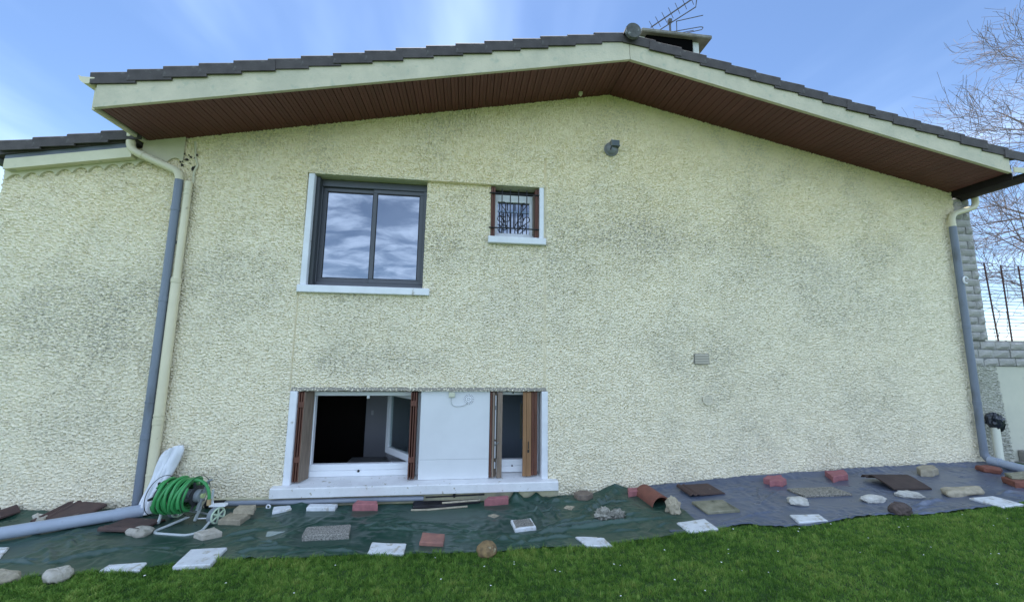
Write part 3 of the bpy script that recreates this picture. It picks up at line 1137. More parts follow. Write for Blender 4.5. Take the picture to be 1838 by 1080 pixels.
# scalloped trim under the verge board and below the main soffit
xs = np.linspace(-4.80, -3.135, 220)
line = 3.345 + .197 * (xs + 4.73)
ph = ((xs + 4.78) / .148) % 1
bot = line - .062 * (1 - np.sin(np.pi * ph) ** .55)
topz = np.where(xs > -3.55, APEX_Z - SLOPE * np.abs(xs - APEX_X) + .01, line + .055)
pp = [(float(a), float(b_)) for a, b_ in zip(xs, bot)] + [(float(a), float(b_)) for a, b_ in zip(xs[::-1], topz[::-1])]
tr = MB()
n = len(xs)
vs = [(x, -.028, z) for x, z in zip(xs, bot)] + [(x, -.028, z) for x, z in zip(xs, topz)] + [(x, .02, z) for x, z in zip(xs, bot)] + [(x, .02, z) for x, z in zip(xs, topz)]
fs = []
for i in range(n - 1):
    fs += [(i, i + 1, n + i + 1, n + i), (i, 2 * n + i, 2 * n + i + 1, i + 1), (n + i, n + i + 1, 3 * n + i + 1, 3 * n + i)]
tr.add(vs, fs)
tr.obj('scalloped_trim', mat('trim_cream', (.62, .58, .40), .8, .1, 5, bump=.2), wing)
gm = MB()
half_round(gm, -4.885, 3.50, .055, -.12, 6)
gm.prism([(-4.885 + .055 * math.cos(math.pi + math.pi * q / 12), 3.50 + .055 * math.sin(math.pi + math.pi * q / 12)) for q in range(13)], 1, -.126, -.12)
gm.obj('gutter', M_ZINC, wing, True)
# flaking render where the joint has cracked
chips = MB()
for q in range(16):
    a = random.uniform(-3.17, -3.02) if q < 10 else random.uniform(-3.04, -2.995)
    z = random.uniform(3.56, 3.70) if q < 10 else random.uniform(3.48, 3.72)
    s_ = random.uniform(.006, .018)
    pts = [(a + s_ * random.uniform(.5, 1.3) * math.cos(t), z + s_ * random.uniform(.5, 1.6) * math.sin(t)) for t in [2 * math.pi * j / 6 for j in range(6)]]
    chips.prism(pts, 1, -.024, -.016)
chips.obj('flaked_patch', mat('bare_dark_patch', (.05, .045, .035), .95), wing)

# ------------------------------------------------------------------ fixtures on the wall
lp = thing('wall_lamp', 'round grey metal bulkhead wall lamp high under the gable peak', 'lamp', (1.745, -.012, 4.135))
lp.scale = (.84, .84, .84)
bk = MB()
n1, n2 = 20, 7
vs = [(.098 * math.cos(2 * math.pi * q / n1) * math.cos(p), -.075 * math.sin(p), .098 * math.sin(2 * math.pi * q / n1) * math.cos(p))
      for p in [math.pi / 2 * j / n2 for j in range(n2)] for q in range(n1)] + [(0, -.075, 0)]
fs = [(j * n1 + q, j * n1 + (q + 1) % n1, (j + 1) * n1 + (q + 1) % n1, (j + 1) * n1 + q) for j in range(n2 - 1) for q in range(n1)]
fs += [((n2 - 1) * n1 + q, (n2 - 1) * n1 + (q + 1) % n1, n2 * n1) for q in range(n1)]
bk.add(vs, fs)
bk.obj('lamp_body', M_LAMPGREY, lp, True)
MB().tube([(.100 * math.cos(2 * math.pi * q / 24), -.006, .100 * math.sin(2 * math.pi * q / 24)) for q in range(24)], .010, 8, closed=True).obj('rim', M_LAMPGREY, lp, True)
MB().box(-.022, .095, -.105, -.02, .015, .100, .006).box(-.028, .097, -.112, -.02, .006, .016).obj('hood', mat('lamp_hood', (.10, .125, .135), .5, .2, 12), lp)
MB().box(-.030, -.022, -.110, -.02, .012, .104).obj('strap', M_LAMPGREY, lp)
MB().tube([(-.03, -.085, -.005), (-.04, -.088, -.05)], .008, 6).obj('screw_arm', M_BLACK, lp)
MB().tube([(0, -.0, .10), (0, .0, .125)], .010, 8).obj('cable_inlet', M_LAMPGREY, lp)

vt = thing('air_vent', 'rectangular slatted air vent grille in the right half of the wall', 'vent', (2.82, -.012, 1.536))
MB().box(-.096, .096, -.012, .0, -.062, .062, .002).obj('vent_shade_plate', mat('vent_shade_plate', (.20, .19, .16), .7), vt)  # plate coloured dark to give the shade between the slats
for q in range(6):
    z = -.052 + q * .0195
    MB().add([(-.088, -.012, z), (.088, -.012, z), (.088, -.020, z - .004), (-.088, -.020, z - .004), (-.088, -.0125, z + .009), (.088, -.0125, z + .009)],
             [(0, 1, 2, 3), (3, 2, 5, 4), (0, 3, 4), (1, 5, 2)]).obj('slat', mat('vent_slat', (.50, .46, .36), .7), vt)
rv = thing('round_vent', 'small round vent with a mesh grid below the slatted vent', 'vent', (2.875, -.010, 1.056))
MB().tube([(.058 * math.cos(2 * math.pi * q / 24), -.008, .058 * math.sin(2 * math.pi * q / 24)) for q in range(24)], .008, 8, closed=True).obj('rim', mat('vent_rim', (.68, .62, .47), .7), rv, True)
MB().tube([(0, .004, 0), (0, -.004, 0)], .055, 20).obj('vent_dark_disc', M_OPENING, rv)  # black disc stands for the darkness inside the vent
for q in (-.036, -.018, 0, .018, .036):
    hh = math.sqrt(.055 ** 2 - q * q)
    MB().box(q - .0055, q + .0055, -.010, -.006, -hh, hh).obj('grid_bar', MATS['vent_rim'], rv)
    MB().box(-hh, hh, -.0115, -.0075, q - .0055, q + .0055).obj('grid_bar', MATS['vent_rim'], rv)

wb = thing('wall_speaker', 'ring of small dots wired to a cream junction box on the white panel', 'doorbell', (-.13, .035, 1.11))
MB().box(-.045, .02, -.03, .0, -.025, .030, .004).obj('junction_box', mat('cream_plastic', (.60, .60, .45), .5), wb)
cord = bend((-.02, -.006, -.025), (-.03, -.006, -.135), (.06, -.006, -.125), 8) + bend((.06, -.006, -.125), (.14, -.006, -.125), (.165, -.006, -.085), 6)
MB().tube(cord, .004, 6).obj('cord', mat('cord_grey', (.50, .52, .52), .6), wb, True)
for rr, nn in ((.052, 18), (.037, 13), (.014, 5)):
    dm = MB()
    for q in range(nn):
        a = 2 * math.pi * q / nn
        dm.tube([(.175 + rr * math.cos(a), -.001, -.048 + rr * math.sin(a)), (.175 + rr * math.cos(a), -.006, -.048 + rr * math.sin(a))], .0048, 6)
    dm.obj('dot_ring', mat('dot_grey', (.16, .17, .18), .6), wb)
MB().tube([(.175, 0, -.048), (.175, -.003, -.048)], .060, 24).obj('speaker_disc', M_WHITE, wb)

# ------------------------------------------------------------------ antenna on the chimney
an = thing('tv_antenna', 'rake-shaped television antenna on a mast above the chimney', 'antenna', (0, 0, 0))
M_AN = mat('antenna_metal', (.13, .13, .14), .5, .2, 10, metal=.3)
MB().tube([(3.21, 1.0, 6.505), (3.21, 1.0, 7.11)], .017, 8).obj('mast', M_AN, an, True)
MB().box(3.18, 3.24, .97, 1.03, 7.03, 7.10, .006).obj('clamp', M_AN, an)
bd_ = Vector((.354, -.537, 0)).normalized()
ed_ = Vector((.72, .69, 0)).normalized()
bc = Vector((3.20, 1.0 - .17, 7.09))
MB().tube([bc - bd_ * .42, bc + bd_ * .75], .011, 6).obj('boom', M_AN, an, True)
MB().tube([Vector((3.21, 1.0, 7.06)) - bd_ * .26 + Vector((.02, .02, 0)), Vector((3.21, 1.0, 7.06)) + bd_ * .42 + Vector((.02, .02, -.02)), bc + bd_ * .36], .009, 6).obj('brace', M_AN, an, True)
for q in range(11):
    c_ = bc + bd_ * (-.40 + q * .112) + Vector((0, 0, .012))
    h_ = .125
    MB().tube([c_ - ed_ * h_, c_ + ed_ * h_], .0048, 5).obj('element', M_AN, an)
MB().tube([(3.29, .95, 7.03), (3.66, .785, 7.03)], .007, 6).obj('rod', M_AN, an)
MB().tube([(3.30, .96, 6.52), (3.30, .955, 7.03)], .008, 6).obj('rod', M_AN, an)
lo = [Vector((3.32, 1.10, 6.98)), Vector((3.70, .955, 6.98))] + bend((3.70, .955, 6.98), (3.79, .93, 6.98), (3.77, 1.0, 6.98), 6) + [Vector((3.40, 1.17, 6.98))]
MB().tube(lo, .007, 6).obj('dipole_loop', M_AN, an, True)
MB().tube([(3.42, 1.15, 7.0), (3.66, 1.05, 7.0)], .006, 6).obj('rod', M_AN, an)

# ------------------------------------------------------------------ stone corner and retaining wall
def stone_mesh(wd, ht, dp_, seed):
    g = random.Random(seed)
    b = MB()
    nx, nz = 4, 3
    vs, fs = [], []
    for j in range(nz + 1):
        for i in range(nx + 1):
            x = -wd / 2 + wd * i / nx
            z = ht * j / nz
            edge = i in (0, nx) or j in (0, nz)
            y = -dp_ * (.35 if edge else g.uniform(.7, 1.0))
            if edge:
                x += g.uniform(-.003, .003)
                z += g.uniform(-.003, .003)
            vs.append((x, y, z))
    for j in range(nz):
        for i in range(nx):
            a = j * (nx + 1) + i
            fs.append((a, a + 1, a + nx + 2, a + nx + 1))
    base = len(vs)
    per = [i for i in range(nx + 1)] + [(j + 1) * (nx + 1) - 1 for j in range(1, nz + 1)] + [nz * (nx + 1) + i for i in range(nx - 1, -1, -1)] + [j * (nx + 1) for j in range(nz - 1, 0, -1)]
    for p in per:
        vs.append((vs[p][0], .02, vs[p][2]))
    L_ = len(per)
    for q in range(L_):
        fs.append((per[q], per[(q + 1) % L_], base + (q + 1) % L_, base + q))
    b.add(vs, fs)
    return b


_stone_cache = {}


def stone(x, y, z, wd, ht, parent):
    key = (round(wd, 2), round(ht, 2), random.randrange(4))
    if key not in _stone_cache:
        o = stone_mesh(key[0], key[1], .035, hash(key) & 1023).obj('stone', M_STONE, parent)
        _stone_cache[key] = o.data
    else:
        o = link('stone', _stone_cache[key], None, parent)
    o.location = (x, y + random.uniform(-.004, .004), z)
    return o


pil = thing('stone_pillar', 'narrow grey stone-faced corner pillar behind the right downpipe', 'pillar', (6.83, .05, 1.49))
MB().box(-.125, .160, .0, .5, .0, 2.28).obj('core', M_STONEMORT, pil)
z = .345
q = 0
while z < 2.24:
    wtop = .262 - .03 * (z / 2.3)
    if q % 2 == 0:
        ws_ = (.20, .105)
    else:
        ws_ = (.305,)
    x = -.135
    for wd in ws_:
        stone(x + wd / 2, -.012, z, wd - .006, .096, pil)
        x += wd
    z += .105
    q += 1
stone(-.02, -.02, 2.19, .14, .08, pil)

rw = thing('retaining_wall', 'retaining wall topped with grey stone courses at the right edge', 'wall', (6.70, .06, .2))
MB().box(.0, 5.0, .02, .30, -.3, 1.285).obj('wall_core', M_STONEMORT, rw)
for c in range(3):
    x = -.02 - (c % 2) * .10
    zc = 1.29 + c * .112
    while x < 4.6:
        wd = (.24, .22, .27)[random.randrange(3)]
        stone(x + wd / 2, .0, zc, wd - .007, .104, rw)
        x += wd
MB().box(.0, 5.0, .0, .30, 1.287, 1.615).obj('course_backing', M_STONEMORT, rw)
MB().box(-.3, 5.0, .06, .3, 1.616, 1.63).obj('wall_top', M_STONEMORT, rw)
# rendered foot of the wall: a batter beside the pale panel
nx_, nz_ = 45, 130
u, v = np.meshgrid(np.linspace(0, 1, nx_), np.linspace(0, 1, nz_))
Zb = -.15 + v * 1.435
Xb = -.06 + u * (.455 + .10 * (1 - v))
Yb = -.005 + crepi(Xb + 6.7, Zb) * 1.3
link('rendered_foot', grid_mesh('rendered_foot', Xb, Yb, Zb), render_material('foot_render', (.50, .47, .36), (.50, .49, .42), (.22, .22, .19), (.30, .30, .22)), rw, True)
MB().prism([(.395, 1.282), (.505, -.02), (5.0, -.02), (5.0, 1.282)], 1, .004, .02).obj('pale_panel', M_PANEL, rw)
MB().box(.56, .67, -.10, .0, .05, .20, .01).obj('kerb_block', M_CONC, rw)
MB().box(.46, 5.0, -.12, .0, -.1, .06, .01).obj('kerb_foot', M_CONC, rw)

fn = thing('wire_fence', 'wire mesh fence with rusty posts on top of the stone retaining wall', 'fence', (7.2, .30, 1.55))
fpos = []
for i, (x, lean) in enumerate(((.42, -.04), (.64, -.03), (.95, -.03), (1.30, -.03), (1.7, -.02), (2.2, -.02), (2.8, -.02))):
    t_ = MB()
    t_.box(-.0065, .0065, -.0065, .0065, .0, 1.40 if i else 1.44)
    o = t_.obj('post', M_RUST, fn)
    o.location = (x, 0, 0)
    o.rotation_euler = (random.uniform(-.02, .02), lean * 1.0, 0)
for j in range(22):
    z = .30 + j * .052
    MB().tube([(-.05, .012, z + random.uniform(-.004, .004)), (1.2, .012, z + random.uniform(-.006, .006)), (3.2, .012, z)], .0040, 4).obj('wire', M_WIRE, fn)
MB().tube([(.40, 0, 1.36), (-.10, .0, 1.24)], .006, 5).obj('stay_wire', M_RUST, fn)
MB().tube([(.42, 0, 1.42), (-.10, .0, 1.45)], .006, 5).obj('stay_wire', M_RUST, fn)


# ------------------------------------------------------------------ bare tree and creepers
def branch_mesh(seed, base, length, rad, direction, levels, bias, twist=.5):
    g = random.Random(seed)
    mb = MB()

    def grow(p, d, ln, r, lev):
        segs = max(3, int(ln / (.30 if lev < 3 else .16)))
        pts, rs = [p.copy()], [r]
        cur, dd = p.copy(), d.copy()
        for i in range(segs):
            amt = .07 + .055 * lev
            dd = (dd + Vector((g.gauss(0, amt), g.gauss(0, amt), g.gauss(0, amt))) * .7 + bias * (.05 * lev)).normalized()
            cur = cur + dd * (ln / segs)
            pts.append(cur.copy())
            rs.append(max(.0036, r * (1 - .75 * (i + 1) / segs)))
        mb.tube(pts, rs, 7 if lev < 2 else (5 if lev == 2 else 3), cap=False)
        if lev >= levels:
            return
        nb = (6, 7, 5, 4, 3)[min(lev, 4)]
        for k_ in range(nb):
            t = g.uniform(.22, 1.0) if lev else g.uniform(.30, 1.0)
            i = min(segs - 1, int(t * segs))
            q = pts[i] + (pts[i + 1] - pts[i]) * g.random()
            ax = dd.orthogonal().normalized()
            ax.rotate(Matrix.Rotation(g.uniform(0, 2 * math.pi), 3, dd))
            nd = (pts[i + 1] - pts[i]).normalized()
            nd.rotate(Matrix.Rotation(g.uniform(.45, 1.05), 3, ax))
            grow(q, nd, ln * g.uniform(.45, .68), max(.004, rs[i] * g.uniform(.45, .62)), lev + 1)

    grow(Vector(base), Vector(direction).normalized(), length, rad, 0)
    return mb


tr_ = thing('bare_tree', 'leafless tree with fine tangled branches rising beyond the right eave', 'tree', (15.25, 2.6, 1.55))
trunk_pts = [(0, 0, -.05), (.02, .0, .8), (-.04, .03, 1.8), (.03, .02, 3.0), (.0, .05, 4.4), (.08, .0, 6.0), (.05, .05, 7.6)]
MB().tube(trunk_pts, [.20, .17, .15, .13, .11, .08, .04], 12).obj('trunk', M_BARK, tr_, True)
lim = [(.9, (-1, -.05, .22), 2.5, .055), (1.5, (-1, .25, .35), 2.7, .06), (1.9, (-1, -.25, .18), 2.6, .055), (2.4, (-1, .0, .45), 2.7, .06), (2.9, (-1, .35, .25), 2.6, .055),
       (3.3, (-1, -.35, .30), 2.4, .05), (3.8, (-1, .10, .35), 2.7, .055), (4.3, (-1, -.15, .55), 2.5, .05), (4.9, (-1, .3, .6), 2.4, .045), (5.5, (-.8, -.2, .8), 2.2, .04),
       (2.0, (1, .2, .5), 2.6, .06), (3.0, (.6, 1, .5), 2.6, .06), (3.6, (.7, -1, .5), 2.2, .05), (4.6, (1, .1, .8), 2.3, .05), (6.0, (.2, .3, 1), 2.0, .05), (6.3, (-.7, .1, .9), 2.0, .04)]
for i, (z, d, ln, r) in enumerate(lim):
    branch_mesh(100 + i, (0, 0, z), ln, r, d, 3, Vector((0, 0, .35))).obj('branch', M_BARK, tr_)
vn = MB()
g = random.Random(5)
for i in range(46):
    p = Vector((g.uniform(-.1, 2.6), g.uniform(-.02, .05), g.uniform(.05, 1.1)))
    d = Vector((g.uniform(-1, 1), 0, g.uniform(-.3, 1))).normalized()
    pts = [p.copy()]
    for s in range(7):
        d = (d + Vector((g.gauss(0, .5), g.gauss(0, .15), g.gauss(0, .5)))).normalized()
        p = p + d * .07
        p.y = max(-.05, min(.08, p.y))
        p.z = max(.04, p.z)
        pts.append(p.copy())
    vn.tube(pts, [.0035] * len(pts), 3, cap=False)
vo = vn.obj('dry_creeper', M_VINE, None, loc=(7.2, .30, 1.55))
tag(vo, 'thin dry creeper stems tangled in the wire fence', 'creeper')
vo['kind'] = 'stuff'

# ------------------------------------------------------------------ tarpaulins
FOOT = []     # footprints (x, y, r) where the sheet is pressed flat
N_WR = fft_noise(1024, .012, .075, .20, 21, 2.6, .75)
N_WR2 = fft_noise(1024, .012, .030, .08, 22, 2.2, .8)
N_WR3 = fft_noise(1024, .012, .12, .5, 23, .6, 1.0)


def tarp_material(name, c1, c2, dust):
    mt = bpy.data.materials.new(name)
    mt.use_nodes = True
    t = mt.node_tree
    b = t.nodes['Principled BSDF']
    b.inputs['Roughness'].default_value = .35
    b.inputs['Specular IOR Level'].default_value = .6
    tcn = t.nodes.new('ShaderNodeTexCoord')
    n1 = t.nodes.new('ShaderNodeTexNoise')
    n1.inputs['Scale'].default_value = 2.4
    n1.inputs['Detail'].default_value = 6
    t.links.new(tcn.outputs['Object'], n1.inputs['Vector'])
    m1 = t.nodes.new('ShaderNodeMix')
    m1.data_type = 'RGBA'
    m1.inputs[6].default_value = (*c1, 1)
    m1.inputs[7].default_value = (*c2, 1)
    rp = t.nodes.new('ShaderNodeMapRange')
    rp.inputs['From Min'].default_value = .35
    rp.inputs['From Max'].default_value = .65
    t.links.new(n1.outputs['Fac'], rp.inputs['Value'])
    t.links.new(rp.outputs[0], m1.inputs['Factor'])
    mp = t.nodes.new('ShaderNodeMapping')
    mp.inputs['Scale'].default_value = (3, 9, 1)
    t.links.new(tcn.outputs['Object'], mp.inputs['Vector'])
    n2_ = t.nodes.new('ShaderNodeTexNoise')
    n2_.inputs['Scale'].default_value = 1.6
    n2_.inputs['Detail'].default_value = 7
    n2_.inputs['Roughness'].default_value = .7
    t.links.new(mp.outputs[0], n2_.inputs['Vector'])
    rp2 = t.nodes.new('ShaderNodeMapRange')
    rp2.inputs['From Min'].default_value = .54
    rp2.inputs['From Max'].default_value = .78
    rp2.inputs['To Max'].default_value = .70
    t.links.new(n2_.outputs['Fac'], rp2.inputs['Value'])
    m2 = t.nodes.new('ShaderNodeMix')
    m2.data_type = 'RGBA'
    m2.inputs[7].default_value = (*dust, 1)
    t.links.new(m1.outputs[2], m2.inputs[6])
    t.links.new(rp2.outputs[0], m2.inputs['Factor'])
    t.links.new(m2.outputs[2], b.inputs['Base Color'])
    ra = t.nodes.new('ShaderNodeMapRange')
    ra.inputs['To Min'].default_value = .16
    ra.inputs['To Max'].default_value = .48
    t.links.new(n2_.outputs['Fac'], ra.inputs['Value'])
    t.links.new(ra.outputs[0], b.inputs['Roughness'])
    wv_ = t.nodes.new('ShaderNodeTexNoise')
    wv_.inputs['Scale'].default_value = 30
    t.links.new(mp.outputs[0], wv_.inputs['Vector'])
    bp = t.nodes.new('ShaderNodeBump')
    bp.inputs['Strength'].default_value = .10
    bp.inputs['Distance'].default_value = .003
    t.links.new(wv_.outputs['Fac'], bp.inputs['Height'])
    t.links.new(bp.outputs[0], b.inputs['Normal'])
    return mt


M_TARPG = tarp_material('green_tarpaulin', (.018, .052, .038), (.026, .070, .050), (.10, .13, .105))
M_TARPB = tarp_material('blue_tarpaulin', (.080, .098, .140), (.098, .120, .178), (.19, .20, .23))

# slabs, stones and bricks lying about: outline of the upper face (x, y) in metres, thickness
SLABS = [
 ('stone_slab', 'thin white slab cut off by the left edge of the picture', 'slab', 'white', .02, [(-3.672, -.704), (-3.516, -.718), (-3.417, -.875), (-3.519, -.882)]),
 ('stone_slab', 'long thin white slab half sunk in grass at the left end of the green tarp', 'slab', 'white', .02, [(-2.534, -1.134), (-2.537, -1.062), (-2.291, -1.048), (-2.256, -1.153)]),
 ('stone_slab', 'largest square white slab on the grass edge in front of the hose reel', 'slab', 'white', .03, [(-2.054, -1.148), (-2.093, -.901), (-1.833, -.89), (-1.803, -1.142)]),
 ('stone_block', 'small white stone block just right of the hose reel stand', 'stone', 'palestone', .05, [(-2.228, -.656), (-2.124, -.561), (-2.008, -.655), (-2.118, -.715)]),
 ('stone_block', 'beige stone block, lower front one of a stepped pair', 'stone', 'beige', .05, [(-2.181, -.412), (-2.171, -.255), (-1.974, -.284), (-1.983, -.44)]),
 ('stone_slab', 'small white slab with a slanted side left of the long window sill', 'slab', 'white', .03, [(-1.814, -.221), (-1.856, -.097), (-1.714, -.060), (-1.671, -.14)]),
 ('stone_slab', 'thick white slab lying against the wall below the wide basement window', 'slab', 'white', .04, [(-1.521, -.165), (-1.527, -.072), (-1.25, -.09), (-1.245, -.188)]),
 ('brick', 'pink brick below the wide basement window', 'brick', 'pink', .07, [(-1.075, -.199), (-1.059, -.1), (-.854, -.131), (-.829, -.219)]),
 ('paver', 'long grey gravel-faced concrete paver in the middle of the green tarp', 'paver', 'gravel', .05, [(-1.312, -.796), (-1.342, -.629), (-.972, -.613), (-.936, -.789)]),
 ('pale_flake', 'flat pale grey triangular shard left of the gravel-faced paver', 'flake', 'flake', .008, [(-1.646, -.682), (-1.678, -.587), (-1.525, -.601), (-1.604, -.676)]),  # thin pale triangle lying flat on the sheet
 ('stone_slab', 'white rectangular slab on the tarp edge left of the terracotta brick', 'slab', 'white', .02, [(-.721, -1.064), (-.726, -.891), (-.444, -.937), (-.437, -1.093)]),
 ('brick', 'flat terracotta brick near the grass between white slab and round boulder', 'brick', 'terracotta', .035, [(-.335, -.952), (-.331, -.782), (-.135, -.832), (-.141, -.988)]),
 ('brick', 'pink brick below the narrow basement window', 'brick', 'pink', .07, [(.235, -.19), (.274, -.109), (.492, -.093), (.487, -.165)]),
 ('tile_fragment', 'small pale diamond-shaped tile fragment behind the terrazzo paver', 'tile fragment', 'beige', .008, [(.252, -.425), (.315, -.384), (.374, -.435), (.313, -.485)]),
 ('tile_fragment', 'small pale square tile fragment in front of the brown octagonal stone', 'tile fragment', 'beige', .010, [(1.037, -.317), (1.084, -.26), (1.161, -.303), (1.102, -.387)]),
 ('paver', 'thick brown octagonal stone against the wall right of the long sill', 'paver', 'tan', .06, [(1.214, -.075), (1.279, -.025), (1.378, -.052), (1.405, -.143), (1.334, -.189), (1.232, -.162)]),
 ('stone_slab', 'white slab with a clipped corner on the grass edge right of the round boulder', 'slab', 'white', .02, [(.98, -.951), (1.16, -.985), (1.17, -1.005), (1.213, -1.013), (1.231, -1.15), (1.032, -1.113)]),
 ('brick', 'pink brick behind the half-round terracotta tile', 'brick', 'pink', .06, [(1.813, -.103), (2.005, -.121), (1.922, -.202), (1.778, -.212)]),
 ('paver', 'square mossy stone paver on the left half of the blue tarp', 'paver', 'mossy', .025, [(2.313, -.521), (2.633, -.546), (2.631, -.8), (2.313, -.78)]),
 ('stone_slab', 'white slab where the green tarp meets the blue tarp', 'slab', 'white', .02, [(1.935, -.902), (2.213, -.889), (2.212, -1.085), (1.936, -1.085)]),
 ('paver', 'pink zigzag paving brick by the wall behind the pebbled mat', 'paver', 'pink', .06, [(3.395, -.174), (3.509, -.101), (3.58, -.125), (3.674, -.118), (3.625, -.19), (3.613, -.261), (3.515, -.314), (3.46, -.275), (3.381, -.284), (3.43, -.23)]),
 ('paver', 'flat rectangular pebble-dashed slab in the middle of the blue tarp', 'paver', 'pebble', .02, [(3.478, -.406), (3.972, -.461), (3.982, -.669), (3.478, -.622)]),
 ('stone_slab', 'white slab on the front edge of the blue tarp below the round white stone', 'slab', 'white', .02, [(2.988, -.978), (3.246, -1.022), (3.211, -1.143), (2.941, -1.13)]),
 ('paver', 'pink zigzag paving brick left of the curved brown roof tile', 'paver', 'pink', .06, [(4.247, -.106), (4.37, -.118), (4.493, -.111), (4.44, -.20), (4.368, -.278), (4.25, -.28), (4.13, -.322), (4.20, -.21)]),
 ('paver', 'beige hexagonal stone by the wall behind the long flat stone', 'paver', 'beige', .07, [(5.347, -.222), (5.501, -.164), (5.619, -.191), (5.521, -.31), (5.347, -.372), (5.246, -.337)]),
 ('stone_slab', 'white pointed slab at the right front corner of the blue tarp', 'slab', 'white', .02, [(4.92, -.989), (5.186, -.988), (5.205, -1.192), (4.945, -1.211)]),
]
ROUGH = [
 ('flat_stone', 'broken pale stone against the wing wall left of the leaning roof tile', 'palestone', .05, [(-3.915, -.157), (-3.94, -.081), (-3.778, -.145), (-3.709, -.246), (-3.716, -.303)]),
 ('flat_stone', 'rough pale stone in front of the tile under the hose reel', 'palestone', .05, [(-2.839, -.552), (-2.821, -.48), (-2.706, -.457), (-2.627, -.518), (-2.627, -.611), (-2.702, -.634)]),
 ('flat_stone', 'beige stone in the bottom left corner on the grass edge', 'beige', .05, [(-3.242, -1.113), (-3.191, -1.096), (-3.003, -1.128), (-2.962, -1.179), (-3.002, -1.215), (-3.102, -1.244)]),
 ('flat_stone', 'pale tapering stone on the grass edge, second from the left corner', 'palestone', .06, [(-2.847, -1.189), (-2.817, -1.129), (-2.732, -1.109), (-2.67, -1.15), (-2.668, -1.199), (-2.688, -1.25), (-2.737, -1.259)]),
 ('flat_stone', 'long flat beige stone near the right end of the blue tarp', 'beige', .05, [(4.873, -.775), (4.962, -.745), (5.343, -.816), (5.219, -.905), (5.001, -.914), (4.794, -.9)]),
]
SM = {
 'white': mat('white_slab', (.74, .75, .76), .75, .12, 10, col2=(.62, .63, .64), bump=.5, bscale=120, spots=((.44, .41, .34), 19, .58, .12)),
 'palestone': mat('pale_stone', (.50, .46, .39), .9, .35, 12, col2=(.34, .31, .25), bump=.9, bscale=45, bdist=.01),
 'beige': mat('beige_stone', (.46, .40, .29), .9, .35, 14, col2=(.30, .26, .19), bump=.9, bscale=40, bdist=.01),
 'tan': mat('tan_stone', (.27, .21, .16), .9, .4, 14, col2=(.17, .135, .11), bump=.8, bscale=50),
 'pink': mat('pink_brick', (.40, .155, .160), .9, .25, 18, col2=(.30, .12, .125), bump=.6, bscale=90),
 'terracotta': mat('terracotta_brick', (.34, .16, .12), .9, .35, 12, col2=(.24, .12, .10), bump=.5, bscale=70),
 'gravel': mat('gravel_paver', (.36, .34, .30), .95, .6, 95, col2=(.12, .115, .10), bump=1., bscale=95, bdist=.01, detail=2),
 'pebble': mat('pebble_paver', (.36, .33, .27), .95, .6, 70, col2=(.09, .085, .075), bump=1., bscale=70, bdist=.012, detail=2),
 'mossy': mat('mossy_paver', (.30, .28, .20), .95, .5, 9, col2=(.17, .165, .11), bump=.6, bscale=60, spots=((.08, .08, .06), 11, .62, .1)),
 'flake': mat('flake', (.30, .36, .34), .25),
}


def slab(name, pts, t, mt, jit=.002, chamfer=.006, zoff=0., sub=3, seed=0):
    g_ = random.Random(seed)
    P = [Vector((a, b_)) for a, b_ in pts]
    c = sum(P, Vector((0, 0))) / len(P)
    base = ground(c.x) + .006 + zoff
    # ring with extra points along each side so the edges are not perfectly straight
    ringp = []
    for i in range(len(P)):
        a, b_ = P[i], P[(i + 1) % len(P)]
        for s_ in range(sub):
            q = a.lerp(b_, s_ / sub)
            j = jit if s_ else jit * .6
            ringp.append(q + Vector((g_.uniform(-j, j), g_.uniform(-j, j))))
    n_ = len(ringp)
    ch_ = min(chamfer, t * .35)
    vs, fs = [], []
    lean = ground(c.x + .5) - ground(c.x - .5)
    for lvl in range(4):
        for q in ringp:
            d = q - c
            k_ = 1 - (ch_ * 1.2 / max(d.length, .02)) * (1 if lvl == 3 else (.6 if lvl == 0 else 0))
            z = (-.004, ch_, t - ch_, t)[lvl]
            qq = d * k_
            jj = jit * 1.2 if lvl in (1, 2) else jit * .3
            vs.append((qq.x + g_.uniform(-jj, jj), qq.y + g_.uniform(-jj, jj), z + g_.uniform(-jit, jit) * .6 + lean * qq.x))
    for lvl in range(3):
        for i in range(n_):
            fs.append((lvl * n_ + i, lvl * n_ + (i + 1) % n_, (lvl + 1) * n_ + (i + 1) % n_, (lvl + 1) * n_ + i))
    # inner ring and centre of the top
    for q in range(n_):
        p = vs[3 * n_ + q]
        vs.append((p[0] * .55, p[1] * .55, t + g_.uniform(-jit, jit) + lean * p[0] * .55))
    vs.append((0, 0, t + g_.uniform(-jit, jit)))
    for i in range(n_):
        fs.append((3 * n_ + i, 3 * n_ + (i + 1) % n_, 4 * n_ + (i + 1) % n_, 4 * n_ + i))
        fs.append((4 * n_ + i, 4 * n_ + (i + 1) % n_, 5 * n_))
    o = MB().add(vs, fs).obj(name, mt, None, loc=(c.x, c.y, base))
    FOOT.append((c.x, c.y, max((p - c).length for p in P)))
    return o


for i, (nm, lab, cat_, mk, t, pts) in enumerate(SLABS):
    tag(slab(nm, pts, t, SM[mk], .0018 if mk != 'white' else .0022, seed=i), lab, cat_)
for i, (nm, lab, mk, t, pts) in enumerate(ROUGH):
    so_ = slab(nm, pts, t, SM[mk], .013, .016, seed=50 + i)
    so_.modifiers.new('smooth', 'SUBSURF').render_levels = 2
    so_.modifiers['smooth'].levels = 2
    so_.data.polygons.foreach_set('use_smooth', [True] * len(so_.data.polygons))
    tag(so_, lab, 'stone')
# block on the lower one, seated on its back edge
tag(slab('stone_block', [(-2.121, -.299), (-2.13, -.20), (-1.966, -.20), (-1.933, -.315)], .045, SM['beige'], .003, zoff=.047, seed=77), 'beige stone block, upper rear one of a stepped pair', 'stone')
